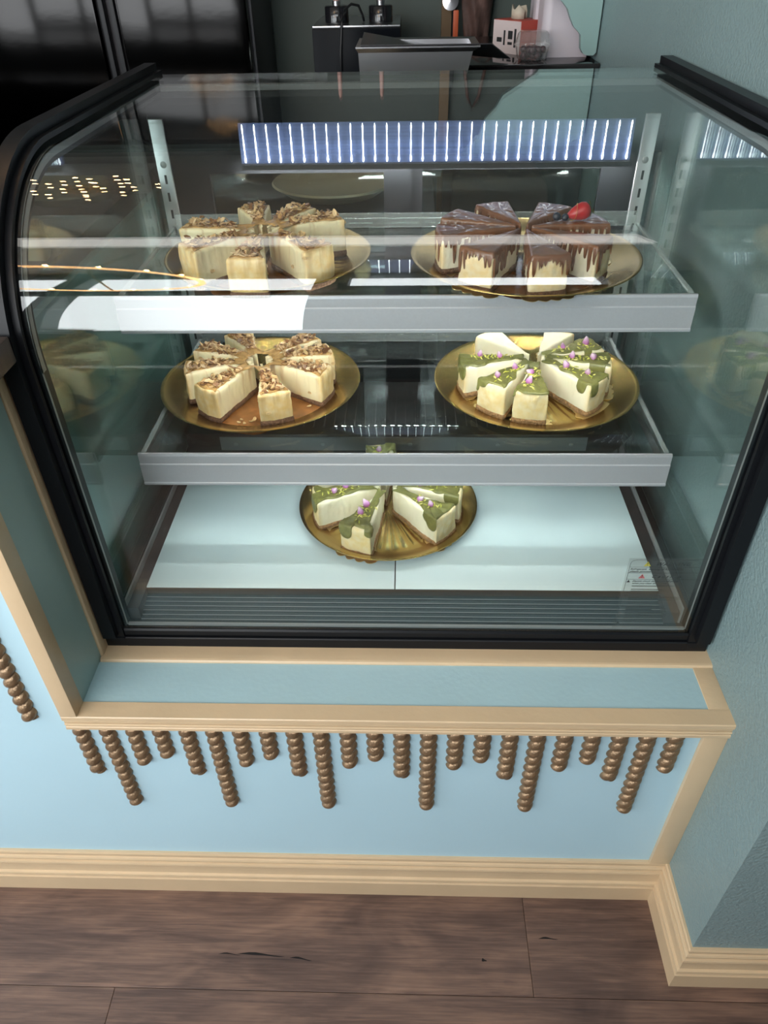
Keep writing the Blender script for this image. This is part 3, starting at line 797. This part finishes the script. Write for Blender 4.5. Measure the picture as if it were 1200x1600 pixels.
def slice_(kind, C, ang, dist, z, label, group, seed, bare=False):
    a = R(ang); loc = (C[0]+dist*math.cos(a), C[1]+dist*math.sin(a), z)
    t = thing('cheesecake_slice', loc, label, 'cheesecake', group); t.rotation_euler = (0, 0, a); LOCAL.add(t)
    rg = random.Random(seed*13+5)
    fm = {'almond': F_ALM, 'pistachio': F_PIS, 'chocolate': F_CHO}[kind]
    if kind != 'almond': board(t, seed)
    prism('crust', [(0, .0006), (.003, .0014), (.006, .0012), (CH, .0002)], CRUSTD if kind != 'pistachio' else CRUST, t, seed, .0012, 320)
    prism('filling', [(CH, -.0002), (CH+.004, .0), (.020, .0002), (.028, .0), (.036, .0002), (.044, .0), (.050, .0), (.0535, -.0006), (TOPZ, -.0022)], fm, t, seed, .0011, 150)
    n = len(OUT)
    if kind == 'chocolate':
        d = drips(seed, 36, .012, .044, .0042, .0062, base=.0045, even=True)
        # the baked rim face keeps an open window in the sauce
        for i, p in enumerate(OUT):
            if p.x > SL*math.cos(HA)+.0008 and abs(p.y) < .016: d[i] = min(d[i], .004+.008*abs(p.y)/.016+.003*math.sin(i*1.7))
        topping('chocolate_glaze', [.0012]*n, d, CHOC, t, seed)
    elif kind == 'pistachio':
        off = []; sd = rg.uniform(0, 50)
        for i, p in enumerate(OUT):
            o = -.0040+.011*mnoise.noise(Vector((p.x*38+sd, p.y*38, seed)))
            if p.x < .035: o -= .003*(.035-p.x)/.035
            off.append(min(o, .0006))
        ns = int((SL-.004)/STEP)
        d = drips(seed, rg.choice((2, 3, 3)), .007, .026, .014, .030, only=[ns-6, ns+6, ns-16, ns+30, int(ns*.6), ns+46, ns+60])
        off = [max(o, .0013) if dd > .0005 else o for o, dd in zip(off, d)]
        if not bare:
            topping('pistachio_cream', off, d, PISC, t, seed, .0032, .0014)
            buds = [(rg.uniform(.050, .066), rg.uniform(-.004, .004)), (rg.uniform(.082, .100), rg.uniform(-.010, .010))]
            for (x, y) in buds: child('rosebud', RSM, t, (x, y, TOPZ+.0028), (rg.gauss(0, .45), rg.gauss(0, .45), rg.uniform(0, 6)), rg.uniform(.9, 1.2))
            def near(r_):
                bx_, by_ = r_.choice(buds); x = bx_+r_.gauss(0, .010); return max(.03, min(.110, x)), max(-.2*x, min(.2*x, by_+r_.gauss(0, .006)))
            scatter('pistachio_slivers', 32, PSL, t, seed, near, sh_sliver, lambda r_: TOPZ+.0042)
    else:
        off = [-.0055+.006*mnoise.noise(Vector((p.x*45+seed, p.y*45, seed)))-(.010*(.05-p.x)/.05 if p.x < .05 else 0) for p in OUT]
        topping('caramel_glaze', off, [0.]*n, CARA2, t, seed, .0016, .0012)
        scatter('almond_topping', 100, ALM, t, seed, on_top, sh_flake, lambda r_: TOPZ+.0015+abs(r_.gauss(0, .0028)))
        for q in range(6):
            x, y = on_top(rg); child('almond_flake', FLK, t, (x, y, TOPZ+.006+.002*rg.random()), (rg.gauss(0, .5), rg.gauss(0, .5), rg.uniform(0, 6)), rg.uniform(1.1, 1.6))
        for q in range(3):
            i = rg.randrange(10, n-10); p = OUT[i]+NRM[i]*.0012
            child('almond_flake', FLK, t, (p.x, p.y, rg.uniform(.02, .05)), (R(80), 0, math.atan2(NRM[i].y, NRM[i].x)+R(90)), 1.)
    return t

def where(a):
    a = a % 360
    return ['right', 'back right', 'back', 'back left', 'left', 'front left', 'front', 'front right'][int(((a+22.5) % 360)//45)]
def plateful(kind, plate_c, rad, zg, C, angs, plate_label, place, dist=.008, seed0=0, bare=(), words=None):
    pt = plate(plate_c[0], plate_c[1], zg+.0002, rad, plate_label)
    nm = {'almond': 'almond and caramel cheesecake slice', 'pistachio': 'pistachio cheesecake slice with rosebuds', 'chocolate': 'chocolate drip cheesecake slice'}[kind]
    for i, a in enumerate(angs):
        w = words[i] if words else where(a)
        lb = '%s at the %s of the %s' % (nm if i not in bare else 'pale cheesecake slice without visible topping', w, place)
        slice_(kind, C, a, dist, zg+.0042, lb, kind+' cheesecake slices', seed0+i, bare=i in bare)
    return pt
P1R = plateful('chocolate', (.644, .505), .175, ZG1, (.636, .486), [-80, -128, -174, 148, 107, 60, 16, -33], 'round gold plate of chocolate drip cheesecake on the top shelf', 'top shelf plate', seed0=1, words=['front', 'front left', 'left', 'far left', 'back left', 'back right', 'right', 'front right'])
P1L = plateful('almond', (.246, .515), .160, ZG1, (.246, .488), [-92, -141, 166, 106, 69, 33, -42], 'round gold plate of almond cheesecake on the top shelf, left', 'top shelf plate', seed0=11, words=['front', 'front left', 'left', 'back left', 'back right', 'right', 'front right'])
P2L = plateful('almond', (.205, .527), .175, ZG2, (.208, .518), [-70, -126, -167, 153, 117, 51, 19, -18], 'round gold plate of almond cheesecake on the middle shelf, left', 'middle shelf plate', seed0=21, words=['front', 'front left', 'left', 'far left', 'back left', 'back right', 'far right', 'right'])
P2R = plateful('pistachio', (.689, .532), .177, ZG2, (.683, .524), [-100, -131, -174, 126, 61, 26, -5, -42], 'round gold plate of pistachio cheesecake on the middle shelf, right', 'middle shelf plate', seed0=31, bare=(3, 4), words=['front', 'front left', 'left', 'back left', 'back right', 'far right', 'right', 'front right'])
P3 = plateful('pistachio', (.431, .392), .156, DZ, (.430, .382), [-166, -113, -38, -4, 40, 97, 152], 'round gold plate of pistachio cheesecake on the white deck at the bottom', 'bottom deck plate', seed0=41, words=['left', 'front left', 'front right', 'right', 'back right', 'back', 'back left'])
pool(P2L, .012, -.055, .098, CARA, 3, 'caramel_pool'); pool(P1R, -.005, -.055, .095, CHPOOL, 5, 'chocolate_pool'); pool(P1L, .0, -.05, .095, CARA, 8, 'caramel_pool')
rg = random.Random(12)
for q in range(14):
    a = R(rg.choice((rg.uniform(-60, 10), rg.uniform(-115, -60), rg.uniform(-100, -85)))); r_ = rg.uniform(.085, .135)
    x, y = .205+r_*math.cos(a), .50+r_*math.sin(a)
    if math.hypot(x-.205, y-.527) > .135: continue
    o = bpy.data.objects.new('almond_flake', FLK); link(o, None, (x, y, ZG2+.0062)); o.rotation_euler = (rg.gauss(0, .12), rg.gauss(0, .12), rg.uniform(0, 6)); s = rg.uniform(.8, 1.3); o.scale = (s, s, s)
    tag(o, 'loose almond flake lying in the caramel on the middle shelf plate', 'almond flake', 'loose almond flakes on the plate')

# berries on the right-hand chocolate slice
BR = Vector((.636, .486)); a = R(16)
def at_slice(r_, side): return (BR.x+r_*math.cos(a)-side*math.sin(a), BR.y+r_*math.sin(a)+side*math.cos(a), ZG1+.0042+TOPZ+.003)
sx, sy, sz = at_slice(.088, .001)
sb = thing('strawberry', (sx, sy, sz), 'red strawberry lying on a chocolate drip cheesecake slice on the top shelf', 'strawberry'); LOCAL.add(sb)
SRED = plain('strawberry_red', (.45, .018, .022), .28, var=.2, vscale=80)
ax = Vector((.95, .2, .25)).normalized()
body = lathe('berry', [(.0001, -.019), (.004, -.0175), (.0085, -.010), (.0118, -.001), (.0128, .006), (.011, .012), (.006, .0155), (.0001, .016)], 24, SRED, sb, (0, 0, .0120), axis=ax)
vs, fs = [], []
M = Vector((0, 0, 1)).rotation_difference(ax).to_matrix()
for i in range(60):
    z = -.016+.029*((i*.618) % 1); r_ = .0128*math.sqrt(max(0, 1-((z-.004)/.024)**2))*.99; an = i*2.4
    c = M @ Vector((r_*math.cos(an), r_*math.sin(an), z))+Vector((0, 0, .0120)); st = len(vs)
    for d_ in ((1, 0, 0), (-1, 0, 0), (0, 1, 0), (0, -1, 0), (0, 0, 1), (0, 0, -1)): vs.append(c+Vector(d_)*.0006)
    for f in ((0, 2, 4), (2, 1, 4), (1, 3, 4), (3, 0, 4), (2, 0, 5), (1, 2, 5), (3, 1, 5), (0, 3, 5)): fs.append(tuple(st+q for q in f))
o = add('seeds', vs, fs, plain('strawberry_seed', (.55, .35, .10), .5), sb); o['kind'] = 'stuff'
LEAF = plain('strawberry_leaf', (.10, .12, .04), .5)
for i in range(6):
    an = i*1.047; vs = []
    for t, w_ in ((0, .001), (.35, .0028), (.7, .002), (1, .0002)):
        rad_ = .002+.010*t; zz = .0165-.002*t*t+.003*t*(i % 2)
        for s in (-1, 1):
            vs.append(M @ Vector((rad_*math.cos(an)-s*w_*math.sin(an), rad_*math.sin(an)+s*w_*math.cos(an), zz))+Vector((0, 0, .0120)))
    n0 = len(vs); vs += [v+ax*.0005 for v in vs]
    fs = [(0+2*q, 1+2*q, 3+2*q, 2+2*q) for q in range(3)]+[(n0+2*q, n0+2+2*q, n0+3+2*q, n0+1+2*q) for q in range(3)]
    add('leaf', vs, fs, LEAF, sb)
BBL = plain('blueberry_skin', (.018, .02, .035), .4, var=.3, vscale=200)
for (r_, s_, lb, rad_) in ((.054, .006, 'larger dark blueberry beside the strawberry, left one', .0062), (.066, .002, 'smaller dark blueberry touching the strawberry tip', .0054)):
    x, y, z = at_slice(r_, s_)
    bb = thing('blueberry', (x, y, z), lb, 'blueberry', 'blueberries on the chocolate slice'); LOCAL.add(bb)
    prof = [(.0001, 0), (rad_*.6, rad_*.2), (rad_*.95, rad_*.7), (rad_, rad_), (rad_*.85, rad_*1.5), (rad_*.5, rad_*1.85), (rad_*.35, rad_*1.88), (rad_*.25, rad_*1.75), (.0001, rad_*1.72)]
    lathe('berry', prof, 18, BBL, bb, (0, 0, .0006), sharp=80)
    vs, fs = [], []
    for k in range(5):
        an = k*1.257; st = len(vs)
        for (rr_, da, zz) in ((.35, -.4, 1.86), (.35, .4, 1.86), (.62, 0, 2.02)): vs.append((rad_*rr_*math.cos(an+da), rad_*rr_*math.sin(an+da), rad_*zz+.0006))
        fs.append((st, st+1, st+2))
    add('crown', vs, fs, BBL, bb)

# ------------------------------------------------------------------ lights of the shop
CL = emit('ceiling_light_panel', (1.0, .98, .95), 4.2)
yy = -.77
t = thing('ceiling_light', (-.1, yy, 2.895), 'long white ceiling light over the aisle in front of the case', 'ceiling light')
bm = bmesh.new()
for a_ in ((-1.7, 1.5, yy-.14, yy-.13, 2.86, 2.8995), (-1.7, 1.5, yy+.13, yy+.14, 2.86, 2.8995), (-1.71, -1.7, yy-.14, yy+.14, 2.86, 2.8995), (1.5, 1.51, yy-.14, yy+.14, 2.86, 2.8995)): bm_box(bm, *a_)
from_bm('frame', bm, GASKET, t); box('diffuser', -1.698, 1.498, yy-.128, yy+.128, 2.865, 2.875, CL, t)
WARM = emit('warm_bulb', (1.0, .58, .24), 110.0)
ch = thing('chandelier', (-.62, -1.15, 2.9), 'brass ring chandelier with warm bulbs hanging in the room', 'chandelier')
BRS = plain('chandelier_brass', (.5, .33, .12), .25, metal=1.)
cz = 2.0
ring = [(-.62+.42*math.cos(2*math.pi*k/48), -1.15+.42*math.sin(2*math.pi*k/48), cz) for k in range(49)]
vs, fs = tube_pts(ring, .012); add('ring', vs, fs, emit('warm_ring', (1.0, .55, .22), 16.0), ch, True)
vs, fs = tube_pts([(-.62, -1.15, 2.895), (-.62, -1.15, cz+.25)], .008); add('stem', vs, fs, BRS, ch, True)
for k in range(4):
    a_ = math.pi/2*k; vs, fs = tube_pts([(-.62, -1.15, cz+.25), (-.62+.42*math.cos(a_), -1.15+.42*math.sin(a_), cz)], .005); add('arm', vs, fs, BRS, ch, True)
for k in range(18):
    a_ = 2*math.pi*k/18
    lathe('bulb', [(.0001, 0), (.006, .004), (.008, .012), (.005, .022), (.0001, .026)], 10, WARM, ch, (-.62+.42*math.cos(a_), -1.15+.42*math.sin(a_), cz+.013))

pl_ = thing('pendant_lamp', (-.30, .46, 2.9), 'brass pendant cluster of tiny warm bulbs above the left end of the case', 'lamp')
vs, fs = tube_pts([(-.30, .46, 2.895), (-.30, .46, 2.14)], .006); add('stem', vs, fs, BRS, pl_, True)
lathe('crown', [(.004, .15), (.03, .145), (.05, .12), (.045, .115), (.004, .13)], 24, BRS, pl_, (-.30, .46, 2.0))
rg = random.Random(9)
for k in range(26):
    an = k*2.4; rr_ = .17*math.sqrt((k+.5)/26); zz = 1.98+.07*rg.random()
    lathe('bulb', [(.0001, 0), (.005, .003), (.0065, .009), (.004, .016), (.0001, .019)], 8, WARM, pl_, (-.30+rr_*math.cos(an)*1.3, .46+rr_*math.sin(an), zz))
    vs, fs = tube_pts([(-.30+.035*math.cos(an), .46+.035*math.sin(an), 2.125), (-.30+rr_*math.cos(an)*1.3, .46+rr_*math.sin(an), zz+.018)], .0012, 5); add('wire', vs, fs, BRS, pl_)

# ------------------------------------------------------------------ kitchen behind the case
def rbox(bm, *a, bevel=.003): bm_box(bm, *a, bevel)
fz = thing('refrigerator', (-.5, 2.0, 0), 'tall dark stainless steel double door refrigerator behind the counter', 'refrigerator')
box('body', -.96, -.012, 2.045, 2.44, .01, 2.05, plain('fridge_body', (.05, .05, .055), .4, metal=.6), fz, bevel=.004)
for x0, x1 in ((-.95, -.478), (-.412, -.020)):
    d = box('door', x0, x1, 2.0, 2.044, .14, 2.03, FRIDGE, fz, bevel=.006)
for x0, x1 in ((-.470, -.455), (-.437, -.422)): box('door_gasket', x0, x1, 2.012, 2.04, .14, 2.03, BLACK, fz, bevel=.002)
box('plinth', -.95, -.02, 2.02, 2.044, .01, .13, BLACKM, fz)
sc_ = thing('service_counter', (.1, 1.1, 0), 'dark service counter behind the display case', 'counter')
box('counter_top', -1.6, .52, .90, 1.36, .905, .935, BLACK, sc_, bevel=.002); box('cabinet', -1.58, .50, .93, 1.34, 0, .904, BLACKM, sc_)
# pale tray seen through the rear doors
tr_ = lathe('serving_tray', [(.0001, 0), (.10, 0), (.13, .02), (.135, .022), (.132, .026), (.10, .006), (.0001, .006)], 48, plain('pale_tray', (.42, .34, .24), .5), None, (.30, 1.08, .9352))
tag(tr_, 'pale beige round tray on the dark counter behind the rear glass door', 'tray')
# steel pan
sp_ = thing('steel_pan', (.48, 1.2, .935), 'stainless steel food pan with sloping end standing behind the case', 'pan')
vs = []; fs = []
def pan_ring(x0, x1, y0, y1, z): return [(x0, y0, z), (x1, y0, z), (x1, y1, z), (x0, y1, z)]
R_ = [pan_ring(.37, .54, 1.20, 1.34, .936), pan_ring(.357, .60, 1.19, 1.35, 1.185), pan_ring(.352, .615, 1.185, 1.355, 1.193), pan_ring(.352, .615, 1.185, 1.355, 1.196), pan_ring(.362, .600, 1.195, 1.345, 1.193), pan_ring(.378, .54, 1.205, 1.335, .945)]
for r_ in R_: vs += r_
for i in range(5):
    for q in range(4): fs.append((i*4+q, i*4+(q+1) % 4, i*4+4+(q+1) % 4, i*4+4+q))
fs += [(3, 2, 1, 0), (20, 21, 22, 23)]
add('pan_body', vs, fs, STEEL, sp_)
add('lid', [(.362, 1.196, 1.1965), (.64, 1.196, 1.1965), (.70, 1.36, 1.150), (.362, 1.36, 1.205), (.362, 1.196, 1.1985), (.64, 1.196, 1.1985), (.70, 1.36, 1.152), (.362, 1.36, 1.207)], [(0, 3, 2, 1), (4, 5, 6, 7), (0, 1, 5, 4), (1, 2, 6, 5), (2, 3, 7, 6), (3, 0, 4, 7)], plain('dark_lid', (.05, .05, .055), .3, metal=.6), sp_)
# black brewer cabinet with two candle-like posts
bk = thing('black_cabinet', (.30, 2.1, 0), 'glossy black cabinet with thin steel top under two candles', 'cabinet')
box('body', .172, .440, 2.0, 2.35, .01, 1.160, plain('gloss_black', (.004, .005, .007), .2, spec=.03), bk, bevel=.004)
box('top_plate', .174, .438, 2.003, 2.345, 1.1602, 1.166, STEEL, bk, bevel=.001)
PINK = plain('pink_wax', (.42, .25, .22), .5)
for cx, lb in ((.240, 'pink taper candle in black and chrome holder, left on the black cabinet'), (.377, 'pink taper candle in black and chrome holder, right on the black cabinet')):
    cd = thing('candle', (cx, 2.12, 1.1662), lb, 'candle', 'candles on the black cabinet'); LOCAL.add(cd)
    lathe('holder', [(.0001, .0), (.037, .0), (.037, .040), (.034, .043), (.014, .043), (.0001, .043)], 32, plain('gloss_black2', (.01, .01, .012), .12), cd)
    lathe('chrome_collar', [(.0095, .0432), (.0125, .0435), (.0125, .055), (.0095, .056)], 20, STEEL, cd)
    lathe('wax', [(.0001, .0435), (.0092, .0435), (.0075, .20), (.006, .26), (.001, .268), (.0001, .268)], 18, PINK, cd)
    lathe('wick', [(.0008, .268), (.0008, .276)], 6, BLACKM, cd)
pts = [(.255, 1.99, 1.02), (.257, 1.99, 1.10), (.262, 1.992, 1.17), (.272, 2.0, 1.205), (.292, 2.03, 1.218), (.312, 2.06, 1.212), (.322, 2.09, 1.185), (.325, 2.10, 1.170)]
vs, fs = tube_pts(pts, .0035); o = add('power_cable', vs, fs, BLACKM, None, True)
tag(o, 'thin black cable looping over the black cabinet front between the candles', 'cable')
box('trim_7', .578, .612, 2.42, 2.45, 0, 2.2, plain('brown_trim', (.14, .085, .035), .5), kind='structure')
# hanging bag and lanyard
BAG = plain('brown_bag_cloth', (.10, .055, .045), .7, var=.35, vscale=25)
bagt = thing('hanging_bag', (.70, 2.40, 1.05), 'crumpled brown cloth bag hanging on the dark green wall', 'bag')
vs, fs = [], []; nx, nz = 12, 12
for side in (0, 1):
    for i in range(nx+1):
        for j in range(nz+1):
            u = i/nx; v = j/nz; wdt = .052+.016*v-.012*(1-v)**2
            x = .698+(u-.5)*2*wdt; z = 1.085+.30*v+.012*math.sin(u*9)*(1-v)
            puff = .035*math.sin(math.pi*u)*math.sin(math.pi*min(1, v*.9+.1))+.008*math.sin(u*14+v*9)
            vs.append((x, 2.40-puff if side == 0 else 2.43, z))
o0 = (nx+1)*(nz+1)
for side in (0, 1):
    for i in range(nx):
        for j in range(nz):
            a_ = side*o0+i*(nz+1)+j; fs.append((a_, a_+nz+1, a_+nz+2, a_+1))
for i in range(nx):
    a_ = i*(nz+1); fs.append((a_, a_+nz+1, o0+a_+nz+1, o0+a_)); a_ += nz; fs.append((a_, a_+nz+1, o0+a_+nz+1, o0+a_))
for j in range(nz):
    fs.append((j, j+1, o0+j+1, o0+j)); a_ = nx*(nz+1)+j; fs.append((a_, a_+1, o0+a_+1, o0+a_))
add('bag_body', vs, fs, BAG, bagt, True, 60)
vs, fs = tube_pts([(.66, 2.39, 1.37), (.68, 2.41, 1.48), (.70, 2.43, 1.52), (.72, 2.41, 1.48), (.74, 2.39, 1.37)], .006); add('strap', vs, fs, BAG, bagt, True)
ln_ = thing('lanyard', (.625, 2.38, 1.0), 'orange and black key lanyard hanging beside the brown bag', 'lanyard')
vs, fs = tube_pts([(.618, 2.40, 1.45), (.622, 2.39, 1.25), (.620, 2.385, 1.10), (.615, 2.38, 1.0)], .008); add('cord', vs, fs, BLACKM, ln_, True)
box('orange_strap', .616, .634, 2.368, 2.375, 1.09, 1.175, plain('orange_strap', (.55, .10, .03), .5), ln_, bevel=.003)
lathe('clip', [(.012, 0), (.016, .006), (.012, .012)], 16, plain('orange_clip', (.6, .2, .03), .4), ln_, (.632, 2.37, 1.075), axis=(0, 1, 0))
lathe('mirror_disc', [(.0001, -.004), (.022, -.003), (.027, .002), (.0001, .006)], 24, STEEL, ln_, (.605, 2.372, 1.20), axis=(0, -1, .2))
# black side counter with punnet and carton
sd_ = thing('side_counter', (.76, 1.6, 0), 'black glossy counter by the right wall behind the case', 'counter')
box('counter_top', .56, .918, 1.40, 2.0, 1.110, 1.134, plain('gloss_black3', (.012, .011, .012), .08), sd_, bevel=.002); box('cabinet', .58, .916, 1.42, 1.98, 0, 1.109, BLACKM, sd_)
cb = thing('carton', (.715, 1.60, 1.1342), 'small red and white printed carton behind the berry punnet', 'carton'); LOCAL.add(cb)
cb.rotation_euler = (0, 0, R(38))
CRD = plain('carton_red', (.42, .065, .045), .5); CWH = plain('carton_white', (.55, .47, .47), .55)
box('box_body', -.0, .085, -.05, .05, 0, .072, CRD, cb, bevel=.001)
box('white_panel', -.0012, -.0002, -.049, .049, .0, .071, CWH, cb)
for i, (y0, y1, z0, z1) in enumerate([(-.035, -.028, .015, .055), (-.022, -.006, .020, .026), (-.022, -.006, .032, .050), (.004, .010, .018, .050), (.016, .034, .024, .034)]):
    box('printed_mark', -.0016, -.0013, y0, y1, z0, z1, BLACKM, cb)
vs, fs = [], []
kr = thing('paper_tissue', (.745, 1.635, 1.2065), 'crumpled cream paper sticking up from the red carton', 'paper'); LOCAL.add(kr)
for i in range(9):
    t = i/8; an = t*5.2
    for s in (0, 1):
        rr_ = .022+.006*math.sin(7*t); vs.append((rr_*math.cos(an), rr_*math.sin(an), s*(.016+.014*math.sin(9*t)**2)))
fs = [(2*i, 2*i+2, 2*i+3, 2*i+1) for i in range(8)]
o = add('sheet', vs, fs, plain('cream_paper', (.50, .45, .36), .7), kr, True); sm = o.modifiers.new('s', 'SOLIDIFY'); sm.thickness = .004
pn = thing('berry_punnet', (.765, 1.475, 1.1342), 'clear ribbed plastic punnet of dark berries on the black counter', 'punnet'); LOCAL.add(pn)
def punnet(prof, name, mat):
    seg = 64; vs, fs = [], []
    for (r_, z) in prof:
        for q in range(seg):
            an = 2*math.pi*q/seg; k_ = 1+.035*math.cos(16*an); sq = 1/max(abs(math.cos(an)), abs(math.sin(an)))**.45
            vs.append((r_*k_*sq*math.cos(an), r_*k_*sq*math.sin(an), z))
    for i in range(len(prof)-1):
        for q in range(seg): fs.append((i*seg+q, i*seg+(q+1) % seg, (i+1)*seg+(q+1) % seg, (i+1)*seg+q))
    return add(name, vs, fs, mat, pn, True, 60)
GP = glass('punnet_plastic', (.90, .91, .91), 1.45, .05, .10)
punnet([(.030, .0005), (.034, .004), (.040, .030), (.044, .031)], 'tub', GP); punnet([(.044, .032), (.041, .034), (.036, .055), (.030, .060), (.001, .060)], 'lid', GP)
DB = plain('dark_berry', (.05, .012, .02), .35)
rg = random.Random(5)
for q in range(16):
    an = q*2.4; r_ = .028*math.sqrt((q+.5)/16); z = .010+.012*(q % 2)
    bo = lathe('berry', [(.0001, -.008), (.006, -.006), (.0085, 0), (.006, .006), (.0001, .008)], 10, DB, pn, (r_*math.cos(an), r_*math.sin(an), z))
# pale upright dispenser and the teal scalloped bracket
WPL = plain('pale_plastic', (.52, .48, .53), .45)
pts = []
for i in range(13):
    a_ = math.pi/2*i/12; pts.append((.812-.022*math.sin(a_), 1.505+.022-.022*math.cos(a_)))
pts = [(.905, 1.505)]+pts+[(.790, 1.60), (.784, 1.605), (.780, 1.62), (.784, 1.64), (.790, 1.66), (.790, 1.75), (.905, 1.75)]
dp = thing('cup_dispenser', (.85, 1.6, 1.1342), 'pale lilac white upright dispenser standing behind the teal bracket', 'dispenser')
extrude('shell', pts, 1.1345, 1.75, WPL, dp, axis='z', smooth=True, sharp=30)
extrude('foot', [(.782, 1.50), (.800, 1.497), (.808, 1.503), (.800, 1.504), (.784, 1.51)], 1.1343, 1.150, WPL, dp, axis='z')
prof = [(.916, 2.4), (.916, 1.150), (.910, 1.144), (.895, 1.144), (.885, 1.148), (.878, 1.158), (.876, 1.172), (.874, 1.186), (.866, 1.194), (.856, 1.202), (.846, 1.218), (.836, 1.238), (.822, 1.252), (.806, 1.262), (.79, 1.268), (.775, 1.285), (.75, 1.30), (.70, 1.33), (.66, 1.40), (.64, 1.5), (.63, 2.4)]
br_ = extrude('scalloped_bracket', prof, 1.452, 1.476, plain('teal_bracket_paint', (.24, .37, .36), .45), None, axis='y', smooth=True, sharp=50)
tag(br_, 'teal painted scalloped wooden bracket against the right wall behind the case', 'bracket')
